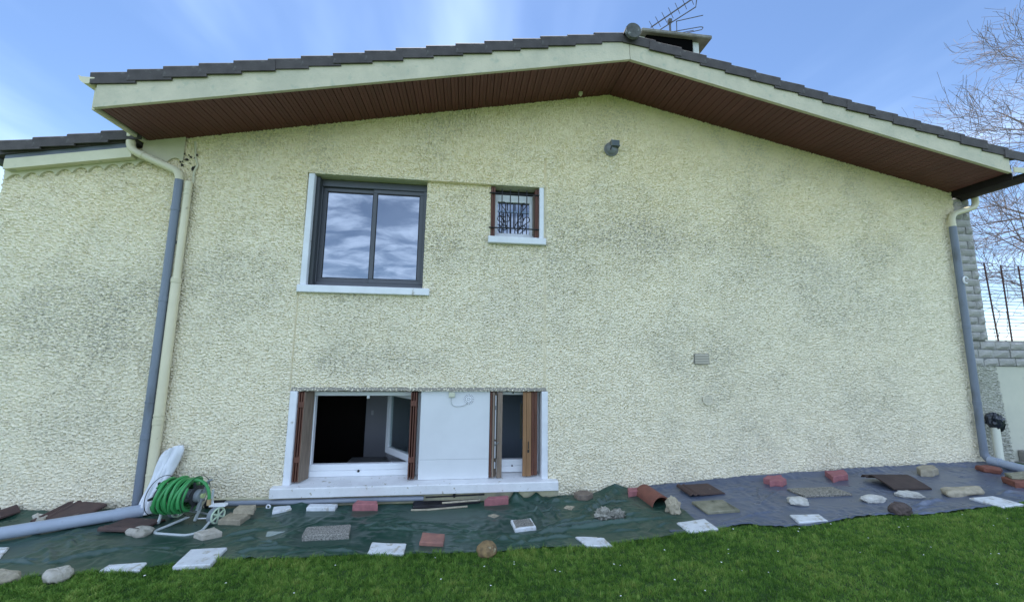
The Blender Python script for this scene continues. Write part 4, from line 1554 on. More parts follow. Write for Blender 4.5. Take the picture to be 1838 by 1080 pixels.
# square terrazzo paver with a white rim
tp = thing('paver', 'small square terrazzo paver with a grey gravel top and white rim', 'paver', (0, 0, 0))
pts = [(.459, -.613), (.652, -.594), (.671, -.77), (.473, -.796)]
s_ = slab('paver_body', pts, .038, SM['white'], .002, seed=91)
s_.parent = tp
cxp = sum(p[0] for p in pts) / 4
cyp = sum(p[1] for p in pts) / 4
ins = slab('gravel_inlay', [(cxp + (a - cxp) * .84, cyp + (b_ - cyp) * .80) for a, b_ in pts], .008, SM['gravel'], .002, zoff=.034, seed=92)
ins.parent = tp


def rock(name, label, x, y, rx, ry, rz, mt, seed, rough=.18, freq=2.2, sharp=0., sink=.15, rot=0.):
    bm = bmesh.new()
    bmesh.ops.create_icosphere(bm, subdivisions=4, radius=1)
    from mathutils import noise as mn
    off = Vector((seed * 3.7, seed * 1.3, seed * 2.1))
    for v in bm.verts:
        d = v.co.normalized()
        h = 1 + rough * mn.fractal(d * freq + off, .9, 2.1, 5)
        if sharp:
            h += sharp * (mn.voronoi(d * freq * 1.6 + off)[0][0] - .4)
        p = d * h
        p.z = max(p.z, -.75)
        v.co = Vector((p.x * rx, p.y * ry, p.z * rz))
    me = bpy.data.meshes.new(name)
    bm.to_mesh(me)
    bm.free()
    o = link(name, me, mt, None, True)
    o.location = (x, y, ground(x) + rz * (.75 - sink))
    o.rotation_euler = (0, 0, rot)
    FOOT.append((x, y, max(rx, ry)))
    return tag(o, label, 'stone')


M_BOULDER = mat('brown_boulder', (.30, .20, .09), .9, .4, 16, col2=(.14, .095, .055), bump=.9, bscale=40, bdist=.01, spots=((.42, .36, .22), 22, .62, .08))
M_TUFA = mat('grey_tufa', (.42, .40, .34), .95, .5, 22, col2=(.17, .165, .14), bump=1., bscale=40, bdist=.02)
M_PALEROCK = mat('pale_rock', (.60, .58, .53), .9, .3, 12, col2=(.40, .38, .33), bump=.8, bscale=36, bdist=.012)
M_BROWNROCK = mat('brown_rock', (.115, .085, .075), .95, .4, 14, col2=(.06, .045, .04), bump=1., bscale=30, bdist=.015)
rock('boulder', 'round brown boulder on the grass edge of the green tarp', .207, -1.125, .080, .075, .062, M_BOULDER, 3, .10, 1.8)
rock('rough_stone', 'jagged grey porous rock, left lump of the pair on the green tarp', 1.355, -.615, .072, .06, .060, M_TUFA, 5, .34, 3.0, .5)
rock('rough_stone', 'jagged grey porous rock, right lump of the pair on the green tarp', 1.475, -.645, .065, .055, .050, M_TUFA, 8, .34, 3.0, .5)
rock('pointed_stone', 'pointed beige stone at the mouth of the half-round terracotta tile', 2.035, -.665, .062, .055, .082, SM['beige'], 9, .34, 1.7, .45, .1)
rock('rounded_stone', 'white rounded stone in front of the pebble-dashed slab', 3.305, -.735, .098, .075, .042, M_PALEROCK, 12, .16, 1.6)
rock('rounded_stone', 'pale flat stone left of the long narrow white stone', 4.045, -.825, .125, .06, .038, M_PALEROCK, 14, .18, 1.9, .15)
rock('rounded_stone', 'long narrow white stone in front of the curved brown roof tile', 4.475, -.81, .115, .05, .038, M_PALEROCK, 17, .22, 2.0, .2, .15, -.35)
rock('rough_stone', 'dark brown rough stone on the front edge of the blue tarp', 3.985, -1.11, .095, .06, .062, M_BROWNROCK, 19, .20, 1.8, .2)


# roof tiles lying on the ground: interlocking profile with a roll, and a barrel tile
def ground_tile(name, label, c, wd, ln, rot, mt, prof_, tilt=(0, 0), z=.0, rad=None):
    nP_ = len(prof_)
    vs, fs = [], []
    ns = 4
    for j in range(ns + 1):
        y = -ln / 2 + ln * j / ns
        for x, zz_ in prof_:
            vs.append((x * wd, y, zz_))
        for x, zz_ in prof_:
            vs.append((x * wd, y, zz_ - .014))
    st = 2 * nP_
    for j in range(ns):
        for i in range(nP_ - 1):
            a = j * st + i
            fs.append((a, a + 1, a + st + 1, a + st))
            b_ = a + nP_
            fs.append((b_, b_ + st, b_ + st + 1, b_ + 1))
        for i in (0, nP_ - 1):
            a = j * st + i
            fs.append((a, a + st, a + st + nP_, a + nP_))
    for j in (0, ns):
        for i in range(nP_ - 1):
            a = j * st + i
            fs.append((a, a + 1, a + 1 + nP_, a + nP_))
    o = MB().add(vs, fs).obj(name, mt, None)
    o.location = (c[0], c[1], ground(c[0]) + .018 + z)
    o.rotation_euler = Euler((tilt[0], tilt[1], rot))
    FOOT.append((c[0], c[1], max(wd, ln) * .55))
    return tag(o, label, 'roof tile')


P_ROMAN = [(-.5, .0), (-.46, .022), (-.42, .022), (-.38, .002), (-.20, .0), (-.05, .0), (.02, .012), (.10, .040), (.20, .052), (.30, .046), (.40, .022), (.46, .006), (.5, .004)]
P_FLAT = [(-.5, .0), (-.47, .016), (-.42, .018), (-.38, .004), (-.34, .002), (-.30, .014), (-.26, .014), (-.22, .004), (0, .006), (.25, .008), (.42, .010), (.47, .008), (.5, .0)]
P_WAVE = [(-.5 + i / 20, .036 * (1 - math.cos(2 * math.pi * (i / 20) * 1.5)) * (1.25 if i > 7 else .7)) for i in range(21)]
P_BARREL = [(-.5 * math.cos(math.pi * i / 14), .098 * math.sin(math.pi * i / 14)) for i in range(15)]
P_RIDGE = [(-.5, .0), (-.30, .030), (-.10, .055), (.05, .072), (.15, .078), (.22, .068), (.27, .045), (.32, .040), (.38, .052), (.44, .050), (.5, .030)]
M_BROWNTILE = mat('brown_ground_tile', (.110, .068, .055), .8, .3, 10, col2=(.075, .05, .045), bump=.4, bscale=70, spots=((.17, .13, .10), 14, .64, .1))
M_TERRA = mat('terracotta_tile', (.25, .095, .065), .8, .25, 9, col2=(.19, .075, .055), bump=.4, bscale=60)
ground_tile('roof_tile', 'brown roof tile leaning at the wing wall behind the long grey pipe', (-3.60, -.165), .42, .30, -.30, M_BROWNTILE, P_FLAT, (.26, .0), .045)
ground_tile('roof_tile', 'brown roof tile under the hose reel beside the long grey pipe', (-2.90, -.385), .26, .36, 1.42, M_BROWNTILE, P_FLAT, (0, .06), .012)
ground_tile('roof_tile', 'brown roof tile piece cut off by the left edge of the picture', (-4.26, -.10), .24, .22, -.5, M_BROWNTILE, P_ROMAN, (.15, 0), .02)
ground_tile('barrel_tile', 'half-round terracotta roof tile lying where the two tarps meet', (1.985, -.345), .20, .35, .06, M_TERRA, P_BARREL, (0, .02), -.004)
ground_tile('roof_tile', 'flat brown roof tile against the wall at the left end of the blue tarp', (2.590, -.235), .40, .27, .03, M_BROWNTILE, P_FLAT, (.03, .0), .008)
ground_tile('roof_tile', 'dark brown curved roof tile on the right half of the blue tarp', (4.70, -.50), .36, .42, 1.50, mat('dark_brown_tile', (.075, .052, .044), .8, .3, 10, bump=.4), P_RIDGE, (0, .04), .0)
tag(slab('terracotta_block', [(6.19, -.20), (6.33, -.22), (6.37, -.33), (6.24, -.40), (6.15, -.31)], .055, M_TERRA, .005, .012, seed=201), 'terracotta block under the elbow of the right downpipe', 'block')
tag(slab('flat_stone', [(5.944, -.613), (6.316, -.603), (6.102, -.768), (5.866, -.718)], .03, SM['mossy'], .005, zoff=.066, seed=202), 'flat grey stone on top of the reddish tile at the right edge', 'stone')
tag(slab('flat_tile', [(5.90, -.62), (6.30, -.59), (6.02, -.84), (5.80, -.78)], .06, M_TERRA, .004, seed=203), 'reddish tile under the flat grey stone at the right edge', 'tile')

# pipes on the ground -----------------------------------------------------
gp = thing('drain_pipe', 'long pale grey plastic pipe running from the downpipe to the left edge', 'pipe', (-3.0, -.2, .06))
A_, B_ = Vector((-.02, .03, .0)), Vector((-1.55, -.84, .02))
MB().tube([A_, B_], .050, 20).obj('pipe', M_GREYPIPE2, gp, True)
dv = (B_ - A_).normalized()
MB().tube([A_ - dv * .04, A_ + dv * .16], .056, 20).obj('socket', M_GREYPIPE2, gp, True)
for s_ in np.linspace(0, 1, 8):
    p = Vector((-3.0, -.2, 0)) + A_.lerp(B_, s_)
    FOOT.append((p.x, p.y, .09))
gp2 = thing('drain_pipe', 'pale grey plastic pipe leading from the right downpipe out of the picture', 'pipe', (6.515, -.20, .31))
MB().tube([(.02, .06, .015), (.022, -.22, -.002), (.025, -.75, -.015)], .048, 18).obj('pipe', M_GREYPIPE2, gp2, True)
MB().tube([(.02, .08, .017), (.02, -.02, .012)], .053, 18).obj('socket', M_GREYPIPE2, gp2, True)
st = thing('vent_pipe', 'short cream pipe stub capped with a crumpled black plastic bag', 'pipe', (6.715, -.10, .30))
MB().tube([(0, 0, -.02), (0, 0, .46)], .040, 18).obj('pipe', mat('pale_cream_pipe', (.70, .70, .58), .4), st, True)
bm = bmesh.new()
bmesh.ops.create_icosphere(bm, subdivisions=4, radius=1)
from mathutils import noise as mnoise
for v in bm.verts:
    d = v.co.normalized()
    h = 1 + .22 * mnoise.fractal(d * 2.6, .9, 2.1, 4) + .22 * abs(mnoise.noise(d * 5.0))
    v.co = Vector((d.x * .082 * h + .01, d.y * .075 * h, max(d.z, -.8) * .095 * h + .50 - (.06 if d.x > .6 else 0)))
me = bpy.data.meshes.new('plastic_bag')
bm.to_mesh(me)
bm.free()
link('plastic_bag', me, mat('black_bag', (.012, .016, .025), .30, spec=.6), st, True)

bp_ = thing('base_pipe', 'thin grey pipe with a black sleeve lying along the wall foot', 'pipe', (-2.34, -.04, .058))
MB().tube([(0, 0, 0), (1.94, .0, -.004)], .025, 14).obj('pipe', mat('mid_grey_pipe', (.26, .29, .34), .4, .1, 4), bp_, True)
MB().tube([(-.17, 0, -.002), (.0, 0, 0)], .034, 14).obj('sleeve', M_BLACK, bp_, True)
MB().tube([(1.02, 0, -.002), (1.035, 0, -.002)], .024, 14).obj('joint', M_BLACK, bp_, True)
rd = thing('thin_rod', 'thin dark rod lying along the wall foot below the white panel', 'rod', (-.38, -.03, .058))
MB().tube([(0, 0, 0), (.62, .0, .012)], .008, 8).obj('rod', M_IRON, rd, True)
MB().tube([(.30, -.004, -.006), (.30, -.004, .026)], .012, 8).obj('knob', M_IRON, rd, True)
fm = slab('rubber_strip', [(-.487, -.211), (-.497, -.075), (.186, -.060), (.194, -.10), (-.217, -.195)], .03, mat('black_sheet', (.012, .011, .015), .5), .004, seed=301)
tag(fm, 'folded black plastic sheet at the wall foot below the white panel', 'plastic sheet')
sk = MB().tube([(-.20, -.170, .048), (.19, -.130, .050)], .009, 6).obj('stick', SM['beige'])
tag(sk, 'short pale stick on top of the folded black sheet', 'stick')
sk = MB().tube([(-.50, -.240, .016), (-.33, -.245, .016), (.06, -.205, .020)], .009, 6).obj('stick', SM['beige'])
tag(sk, 'long pale stick along the front of the folded black sheet', 'stick')
rn = MB().tube([(-1.905 + .018 * math.cos(2 * math.pi * q / 16), -.10, .038 + .018 * math.sin(2 * math.pi * q / 16)) for q in range(16)], .007, 6, closed=True).obj('plastic_ring', M_PVC, None, True)
tag(rn, 'tiny white plastic ring at the wall foot left of the long sill', 'ring')

# ------------------------------------------------------------------ hose reel and sack
hr = thing('hose_reel', 'green garden hose coiled on a wheeled reel cart by the left downpipes', 'hose reel', (-2.50, -.36, .0))
M_HOSE = mat('green_hose', (.050, .310, .090), .42, .15, 6, spec=.5)
M_HOSE_SHADE = mat('shaded_green_hose', (.035, .21, .06), .45, .15, 6, spec=.5)  # same hose, darkened in colour for shade in the inner coil
M_FRAME = mat('pale_frame', (.50, .54, .53), .4, .1, 6)
M_RGREY = mat('reel_grey', (.23, .26, .27), .45, .1, 6)
hub = Vector((-.045, -.02, .262))
axd = Vector((1, -.10, .0)).normalized()
upv = Vector((0, 0, 1))
sid = axd.cross(upv).normalized()


def coil(r, turns, a, b_, ph, wob, seed, n=30):
    g_ = random.Random(seed)
    pts = []
    N = int(turns * n)
    p1, p2 = g_.uniform(0, 6), g_.uniform(0, 6)
    for i in range(N + 1):
        t = i / N
        th = 2 * math.pi * turns * t + ph
        s_ = a + (b_ - a) * t + wob * math.sin(th + p1) + .010 * math.sin(2.3 * th + p2)
        rr = r + .006 * math.sin(1.7 * th + p1) + .006 * math.sin(.6 * th + p2)
        pts.append(hub + axd * s_ + (upv * math.cos(th) + sid * math.sin(th)) * rr)
    return pts


MB().tube(coil(.100, 8, -.140, .115, 0, .010, 1), .0126, 8).obj('hose_coil', M_HOSE_SHADE, hr, True)
MB().tube(coil(.121, 7, .115, -.145, .8, .016, 2), .0126, 8).obj('hose_coil', M_HOSE, hr, True)
MB().tube(coil(.142, 6, -.145, .105, 2.0, .024, 3), .0126, 8).obj('hose_coil', M_HOSE, hr, True)
tail = bend(hub + axd * .13 + Vector((0, -.02, .140)), hub + axd * .27 + Vector((0, -.03, .15)), hub + axd * .285 + Vector((0, -.03, -.02)), 10)
MB().tube(tail, .0126, 8).obj('hose_tail', M_HOSE, hr, True)
MB().tube([tail[-1], tail[-1] + Vector((0, 0, -.05))], .017, 10).obj('hose_connector', mat('brass_tan', (.42, .30, .16), .5), hr, True)
MB().tube([hub - axd * .20, hub + axd * .20], .055, 18).obj('drum', M_RGREY, hr, True)
for s_, nm in ((-.170, 'reel_disc'), (.145, 'reel_disc')):
    d_ = MB()
    nsp = 5
    for q in range(nsp):
        a = 2 * math.pi * q / nsp + .3
        e = (upv * math.cos(a) + sid * math.sin(a))
        d_.tube([hub + axd * s_ + e * .02, hub + axd * s_ + e * .125], [.018, .011], 6)
    d_.tube([hub + axd * s_, hub + axd * (s_ + .012)], .085, 20)
    d_.obj(nm, mat('reel_black', (.03, .033, .036), .5), hr, True)
    MB().tube([hub + axd * s_ + (upv * math.cos(2 * math.pi * q / 28) + sid * math.sin(2 * math.pi * q / 28)) * .165 for q in range(28)], .0030, 6, closed=True).obj('rim_wire', M_IRON, hr, True)
MB().tube([hub + axd * .165, hub + axd * .215], .024, 14).obj('hub_cap', mat('yellow_green_cap', (.52, .60, .28), .5), hr, True)
MB().tube([hub + axd * .20, hub + axd * .215 + Vector((.03, 0, .13)), hub + axd * .235 + Vector((.035, 0, .135))], .011, 8).obj('crank_arm', M_RGREY, hr, True)
MB().tube([hub + axd * .20, hub + axd * .205 + Vector((-.02, -.02, -.12))], .016, 8).obj('crank_arm', M_RGREY, hr, True)


def L_(x, y, z):
    return Vector((x + 2.50, y + .36, z))


# bent tube frame: side hoops, floor bar in front, axle behind
MB().tube([L_(-2.71, -.30, .23), L_(-2.72, -.33, .05), L_(-2.715, -.36, .015)], .013, 10).obj('leg', M_FRAME, hr, True)
MB().tube([L_(-2.37, -.40, .26), L_(-2.37, -.37, .14), L_(-2.42, -.34, .03)], .014, 10).obj('leg', M_FRAME, hr, True)
fl = [L_(-2.49, -.31, .05)] + bend(L_(-2.60, -.44, .02), L_(-2.665, -.535, .013), L_(-2.56, -.555, .013), 6) + bend(L_(-2.36, -.60, .013), L_(-2.255, -.62, .013), L_(-2.235, -.53, .02), 6) + [L_(-2.245, -.38, .06)]
MB().tube(fl, .0115, 10).obj('floor_bar', M_FRAME, hr, True)
MB().tube([L_(-2.42, -.33, .04), L_(-2.30, -.36, .05), L_(-2.26, -.35, .12), L_(-2.29, -.35, .23)], .006, 8).obj('link_rod', M_PVC, hr, True)
MB().box(.205, .345, -.02, .03, .150, .172, .004).obj('foot_plate', M_PVC, hr)
MB().tube([L_(-2.285, -.36, .17), L_(-2.28, -.36, .30)], .010, 8).obj('chain', M_FRAME, hr, True)
for wx, nm in ((-2.215, 'wheel'), (-2.66, 'wheel')):
    c_ = L_(wx, -.375 if wx > -2.5 else -.20, .078)
    wd = Vector((1, -.35, 0)).normalized()
    wsid = wd.cross(upv).normalized()
    t_ = MB()
    ringpts = [c_ + (upv * math.cos(2 * math.pi * q / 22) + wsid * math.sin(2 * math.pi * q / 22)) * .064 for q in range(22)]
    t_.tube([p - wd * .030 for p in ringpts], .012, 8, closed=True)
    t_.tube([p - wd * .016 for p in ringpts], .013, 8, closed=True)
    t_.tube([p for p in ringpts], .010, 8, closed=True)
    wo = t_.obj('wheel', M_RGREY, hr, True)
    d_ = MB()
    d_.tube([p + wd * .008 for p in ringpts], .008, 6, closed=True)
    for q in range(6):
        a = 2 * math.pi * q / 6
        e = upv * math.cos(a) + wsid * math.sin(a)
        d_.tube([c_ + wd * .008 + e * .008, c_ + wd * .008 + e * .060], .0075, 6)
    d_.tube([c_ - wd * .03, c_ + wd * .016], .016, 10)
    d_.obj('spoked_rim', mat('pale_green_wheel', (.50, .62, .46), .5), wo, True)
MB().tube([L_(-2.66, -.20, .078), L_(-2.215, -.375, .078)], .008, 8).obj('axle', M_RGREY, hr, True)
FOOT.append((-2.5, -.42, .32))

# folded white plastic sack leaning on the cream pipe
sx = np.linspace(-1, 1, 40)
sz = np.linspace(0, 1, 60)
U, V = np.meshgrid(sx, sz)
wdt = (.062 + .034 * V) * np.sqrt(np.clip(1 - np.clip((V - .88) / .12, 0, 1) ** 2 * .55, 0, 1))
bx_ = -2.985 + .14 * V + U * wdt
by_ = -.135 + .085 * V - np.sqrt(np.clip(1 - U ** 2, 0, 1)) * (.052 - .022 * V) + .010 * np.sin(9 * U + 7 * V) * (1 - .4 * V)
bz_ = .03 + .58 * V + .02 * V * U + .010 * np.clip((V - .85) / .15, 0, 1) * np.sin(2.6 * U + 1)
by_ += .004 * np.sin(5 * U - 13 * V) + .012 * np.exp(-((U - .25 + .3 * V) / .12) ** 2)
so = link('plastic_sack', grid_mesh('plastic_sack', bx_, by_, bz_), mat('white_sack', (.74, .76, .80), .45, .08, 6, bump=.25, bscale=9, bdist=.010), None, True)
sm_ = so.modifiers.new('thickness', 'SOLIDIFY')
sm_.thickness = .012
sm_.offset = 1
tag(so, 'folded white plastic sack leaning against the cream pipe behind the hose reel', 'sack')

# ------------------------------------------------------------------ bench inside the open window
bn = thing('slatted_bench', 'pale slatted bench inside the room seen through the open basement window', 'bench', (-1.20, 1.50, -.70))
for q in range(5):
    MB().box(-.42, .42, -.25 + q * .10, -.17 + q * .10, .70, .725, .004).obj('slat', mat('bench_grey', (.32, .32, .33), .6), bn)
for x in (-.38, .34):
    MB().box(x, x + .04, -.22, .22, .0, .698, .004).obj('leg', MATS['bench_grey'], bn)
cu = rock('cushion', 'white crumpled cloth lying on the bench behind the open window', -.92, 1.50, .16, .12, .10, mat('white_cloth', (.70, .71, .74), .8, .1, 6), 31, .25, 1.8)
cu.location.z = -.70 + .725 + .072
cu['category'] = 'cloth'
FOOT.pop()


# ------------------------------------------------------------------ lay the tarpaulins
def press(X, Y):
    w_ = np.ones_like(X)
    for x, y, r in FOOT:
        d = np.hypot(X - x, Y - y)
        t = np.clip((d - r * .85) / (r * .7 + .02), 0, 1)
        w_ = np.minimum(w_, t * t * (3 - 2 * t))
    return w_


GV = np.vectorize(ground)


def folds_field(X, Y, folds):
    h = np.zeros_like(X)
    for x0, y0, x1, y1, wd, ht in folds:
        dx, dy = x1 - x0, y1 - y0
        L2 = dx * dx + dy * dy
        t = ((X - x0) * dx + (Y - y0) * dy) / L2
        # a slight bow keeps the crease from being ruler straight
        off = ((X - x0) * -dy + (Y - y0) * dx) / math.sqrt(L2) - .05 * math.sqrt(L2) * np.sin(np.pi * np.clip(t, 0, 1))
        tp_ = np.clip(np.sin(np.pi * np.clip(t, 0, 1)), 0, 1) ** .6
        h = h + ht * tp_ * (np.exp(-(off / wd) ** 2) - .45 * np.exp(-((off - 1.9 * wd) / (1.2 * wd)) ** 2))
    return h


def random_folds(n, xr, yr, seed, tilt, hmax):
    g_ = random.Random(seed)
    o = []
    for q in range(n):
        x, y = g_.uniform(*xr), g_.uniform(*yr)
        ln_, an_ = g_.uniform(.18, .85), g_.gauss(0, tilt)
        o.append((x - ln_ / 2 * math.cos(an_), y - ln_ / 2 * math.sin(an_), x + ln_ / 2 * math.cos(an_), y + ln_ / 2 * math.sin(an_),
                  g_.uniform(.008, .022), g_.uniform(.3, 1) * hmax))
    return o


def tarp(name, label, front, back, mt, x0, x1, lift=.0, seed=0, folds=(), curl=0.):
    nx_, ny_ = int((x1 - x0) / .0095), 190
    xs_ = np.linspace(x0, x1, nx_)
    fy = np.interp(xs_, [p[0] for p in front], [p[1] for p in front])
    by = np.interp(xs_, [p[0] for p in back], [p[1] for p in back])
    ker = np.hanning(31)
    ker /= ker.sum()
    fy = np.convolve(np.pad(fy, 15, mode='edge'), ker, 'valid')
    g_ = np.random.default_rng(seed)
    rag = np.convolve(g_.standard_normal(nx_ + 60), np.hanning(61) / 30, 'valid')[:nx_] * .006
    v = np.linspace(0, 1, ny_)[:, None]
    Y = (by + (fy + rag - by) * v)
    X = np.repeat(xs_[None, :], ny_, 0)
    h = .0012 * sample(N_WR, .012, X + 40, Y + 40) + .0032 * sample(N_WR3, .012, X + 41, Y + 45)
    h = h + 1.6 * folds_field(X, Y, folds)
    Zt = GV(X) + .004 + lift + np.maximum(h + .008, 0) * press(X, Y)
    # back edge bunches up against the wall, front edge tucks into the grass
    bz = np.interp(xs_, [p[0] for p in back], [p[2] for p in back])
    e = np.clip(1 - v / .10, 0, 1)
    Zt = Zt + bz * e ** 1.3
    f_ = np.clip((v - .955) / .045, 0, 1)
    Zt = Zt + curl * np.sin(f_ * np.pi * .8)
    me = grid_mesh(name, X, Y, Zt)
    o = link(name, me, mt, None, True)
    return tag(o, label, 'tarpaulin')


GF = [(-5.2, -1.25), (-3.271, -1.199), (-3.143, -1.150), (-2.934, -1.155), (-2.761, -1.17), (-2.559, -1.125), (-2.14, -1.085), (-1.79, -1.03), (-1.45, -1.07), (-1.127, -1.075), (-.799, -1.07), (-.547, -1.07),
      (-.287, -1.10), (.105, -1.12), (.554, -1.10), (1.021, -1.09), (1.396, -1.11), (1.748, -1.10), (1.949, -1.068), (2.15, -1.0)]
GB = [(-5.2, -.02, .04), (-4.3, -.02, .05), (-3.9, -.02, .02), (-3.3, -.03, .03), (-3.18, -.03, .02), (-2.6, -.03, .01), (-2.3, -.08, .01), (-2.0, -.08, .015), (-1.70, -.065, .03), (-1.60, -.05, .045), (-1.50, -.06, .0), (-1.2, -.07, .0),
      (-.5, -.08, .0), (.2, -.08, .0), (.50, -.06, .01), (.58, -.035, .10), (.66, -.06, .02), (.72, -.05, .01), (.80, -.04, .06), (.88, -.05, .02), (1.1, -.04, .015), (1.45, -.03, .0), (1.60, -.025, .05), (1.70, -.02, .075), (1.84, -.03, .03), (2.0, -.05, .005), (2.15, -.25, .0)]
BF = [(1.80, -1.03), (1.949, -1.05), (2.238, -1.06), (2.506, -1.05), (2.74, -1.150), (2.98, -1.182), (3.295, -1.140), (3.654, -1.118), (3.977, -1.135), (4.136, -1.192), (4.502, -1.183), (4.988, -1.145), (5.333, -1.12), (5.909, -1.03), (7.4, -.80)]
BB = [(1.80, -.03, .02), (2.3, -.02, .03), (2.9, -.02, .03), (3.4, -.02, .04), (4.2, -.02, .03), (5.2, -.02, .02), (6.0, -.02, .025), (6.7, -.02, .02), (7.4, -.10, .0)]
FG = random_folds(70, (-4.2, 1.9), (-1.05, -.15), 41, .32, .012)
FG += [(.15, -.97, 1.95, -.78, .020, .022), (.25, -.90, 1.8, -.70, .014, .016), (.35, -1.03, 1.6, -.93, .016, .018), (.6, -.84, 1.95, -.62, .012, .012),
       (.58, -.06, .80, -.55, .022, .024), (.80, -.06, .92, -.60, .016, .016), (1.68, -.05, 1.15, -.50, .022, .02), (1.70, -.05, 1.85, -.60, .02, .016),
       (-2.15, -.95, -1.35, -.62, .020, .020), (-2.2, -.80, -1.5, -.50, .016, .016), (-1.95, -1.0, -1.2, -.9, .018, .016), (-3.1, -1.05, -2.3, -.72, .022, .020),
       (-3.3, -.70, -2.9, -1.1, .026, .010), (-2.05, -.45, -2.12, -1.0, .014, .016), (-1.3, -.95, -.75, -1.04, .016, .014), (-.9, -.60, -.2, -.78, .012, .012), (-.7, -.52, .1, -.66, .010, .010)]
FB = random_folds(26, (2.2, 6.4), (-1.1, -.12), 43, .30, .007)
FB += [(4.1, -1.08, 5.3, -.86, .024, .020), (4.2, -.98, 5.0, -.90, .016, .010), (2.3, -.98, 3.0, -.86, .018, .010), (2.9, -.72, 3.7, -.30, .012, .006), (3.0, -.62, 3.3, -.25, .010, .006),
       (2.1, -.10, 6.2, -.07, .018, .014), (5.2, -.98, 6.4, -.80, .022, .014), (5.6, -.40, 6.2, -.62, .014, .010)]
tarp('tarpaulin', 'grey-blue tarpaulin spread along the right half of the wall foot', BF, BB, M_TARPB, 1.80, 7.0, .0, 5, FB, .014)
gt = tarp('tarpaulin', 'dark green tarpaulin spread along the left half of the wall foot', GF, GB, M_TARPG, -5.0, 2.14, .007, 6, FG, .004)

# ------------------------------------------------------------------ grass
def front_edge(x):
    a = np.interp(x, [p[0] for p in GF], [p[1] for p in GF])
    b_ = np.interp(x, [p[0] for p in BF], [p[1] for p in BF])
    return np.where(x < 2.1, np.where(x > 1.8, np.minimum(a, b_), a), b_)


SLABPOLY = [q_[5] for q_ in SLABS if min(p_[1] for p_ in q_[5]) < -1.0] + [q_[4] for q_ in ROUGH if min(p_[1] for p_ in q_[4]) < -1.0]


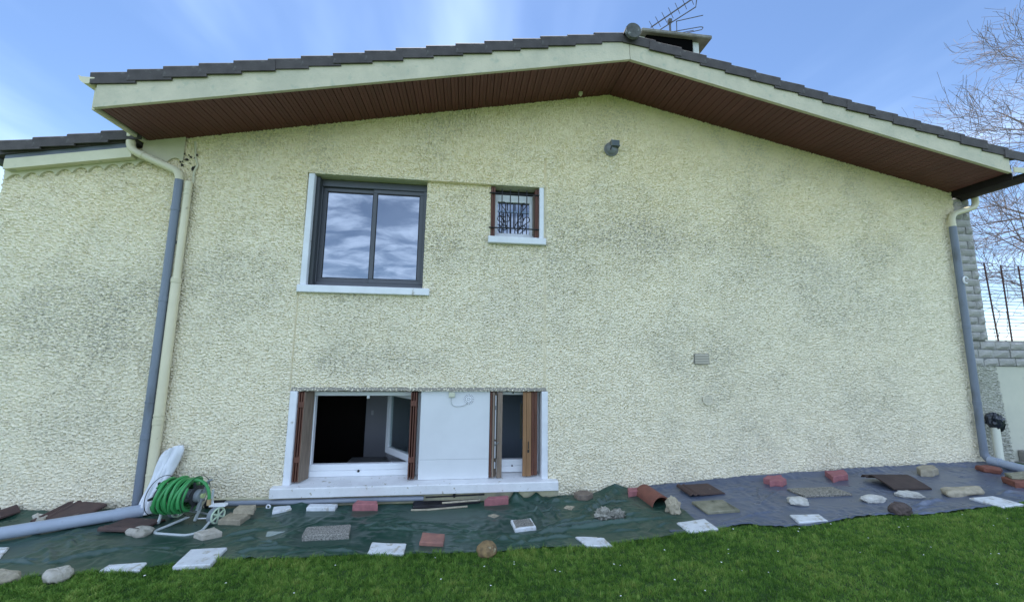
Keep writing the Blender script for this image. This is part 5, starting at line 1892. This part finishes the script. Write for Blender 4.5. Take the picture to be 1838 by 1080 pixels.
def blades(n, ylo, xr, seed, hscale=1.0):
    g_ = np.random.default_rng(seed)
    x = g_.uniform(xr[0], xr[1], n)
    fe = front_edge(x)
    lo = ylo(x)
    y = lo + (fe + .035 - lo) * g_.random(n)
    d = fe - y
    # fringe of longer blades where the mower does not reach
    tall = np.clip(1 - np.abs(d - .02) / .07, 0, 1) * np.where(x > 2.15, .15, 1.0)
    clump = sample(N_WR3, .012, x * 1.3 + 30, y * 2.0 + 30)
    clump2 = sample(N_WR, .012, x * .6 + 35, y * 1.2 + 30)
    h = (.0215 + .006 * np.clip(clump, -1.5, 2) + .003 * np.clip(clump2, -1, 2) + .026 * tall * g_.random(n)) * g_.uniform(.55, 1.25, n) * hscale
    h = np.clip(h, .008, .08)
    keep = (d > np.where(x > 2.15, .004, -.006)) | ((clump2 > .5) & (d > -.025) & (x < 2.15))
    for pol in SLABPOLY:
        ins_ = np.ones(len(x), bool)
        sg = sum(pol[i_][0] * pol[(i_ + 1) % len(pol)][1] - pol[(i_ + 1) % len(pol)][0] * pol[i_][1] for i_ in range(len(pol)))
        for i_ in range(len(pol)):
            (ax0, ay0), (ax1, ay1) = pol[i_], pol[(i_ + 1) % len(pol)]
            ins_ &= ((ax1 - ax0) * (y - ay0) - (ay1 - ay0) * (x - ax0)) / math.hypot(ax1 - ax0, ay1 - ay0) * math.copysign(1, sg) > -.004
        keep &= ~ins_
    x, y, h, clump, clump2 = [q[keep] for q in (x, y, h, clump, clump2)]
    n = len(x)
    th = g_.uniform(0, 2 * np.pi, n)
    lean = g_.uniform(.15, .95, n) * h
    la = g_.uniform(0, 2 * np.pi, n)
    wd = g_.uniform(.0012, .0026, n)
    z0 = np.interp(x, [-60, -6, 1, 1.9, 2.35, 3.3, 5.1, 6.5, 9, 20, 60], [0, 0, 0, .06, .09, .14, .225, .25, .27, .3, .3]) - .003
    dx, dy = np.cos(th) * wd, np.sin(th) * wd
    lx, ly = np.cos(la) * lean, np.sin(la) * lean
    V_ = np.zeros((n, 5, 3), np.float32)
    V_[:, 0] = np.stack([x - dx, y - dy, z0], 1)
    V_[:, 1] = np.stack([x + dx, y + dy, z0], 1)
    V_[:, 2] = np.stack([x + dx * .8 + lx * .35, y + dy * .8 + ly * .35, z0 + h * .62], 1)
    V_[:, 3] = np.stack([x - dx * .8 + lx * .35, y - dy * .8 + ly * .35, z0 + h * .62], 1)
    V_[:, 4] = np.stack([x + lx, y + ly, z0 + h], 1)
    tint = np.clip(.46 + .17 * g_.standard_normal(n) + .11 * clump + .05 * clump2, 0, 1)
    dry = g_.random(n) < .03
    tint[dry] = 1.0
    return V_, np.repeat(tint.astype(np.float32), 5)


def grass_object(name, parts):
    V_ = np.concatenate([p[0] for p in parts])
    T_ = np.concatenate([p[1] for p in parts])
    n = len(V_)
    me = bpy.data.meshes.new(name)
    me.vertices.add(n * 5)
    me.vertices.foreach_set('co', V_.reshape(-1))
    base = (np.arange(n) * 5)[:, None]
    li = np.concatenate([base + np.array([[0, 1, 2, 3]]), base + np.array([[3, 2, 4]])], 1).astype(np.int32)
    me.loops.add(li.size)
    me.loops.foreach_set('vertex_index', li.ravel())
    me.polygons.add(2 * n)
    ls = np.stack([np.arange(n) * 7, np.arange(n) * 7 + 4], 1).ravel().astype(np.int32)
    me.polygons.foreach_set('loop_start', ls)
    me.update(calc_edges=True)
    at = me.attributes.new('tint', 'FLOAT', 'POINT')
    at.data.foreach_set('value', T_)
    o = link(name, me, M_GRASS)
    o['kind'] = 'stuff'
    return tag(o, 'short mown green lawn grass in front of the tarpaulins', 'grass')


grass_object('grass', [
    blades(420000, lambda x: np.where(x < 4.2, -1.85 - .14 * (x + 3.2), -2.85), (-4.2, 6.2), 1),
    blades(60000, lambda x: np.full_like(x, -4.3), (-5.0, 8.0), 2, 1.1),
])
# daisies dotted through the lawn
dz = MB()
g = random.Random(3)
for q in range(62):
    x = g.uniform(-1.2, 4.8) if g.random() < .75 else g.uniform(-3, 5.5)
    fe = float(front_edge(np.array([x]))[0])
    y = fe - .06 - g.random() ** 1.3 * 1.1
    z = ground(x) + g.uniform(.022, .034)
    r_ = g.uniform(.0035, .0072)
    ring_ = [(x + r_ * math.cos(2 * math.pi * k / 7), y + r_ * math.sin(2 * math.pi * k / 7), z + g.uniform(-.002, .002)) for k in range(7)]
    dz.add(ring_ + [(x, y, z + .003)], [(k, (k + 1) % 7, 7) for k in range(7)])
dzo = dz.obj('daisies', mat('daisy_white', (.80, .80, .76), .7))
dzo['kind'] = 'stuff'
tag(dzo, 'tiny white daisies scattered through the lawn', 'daisies')
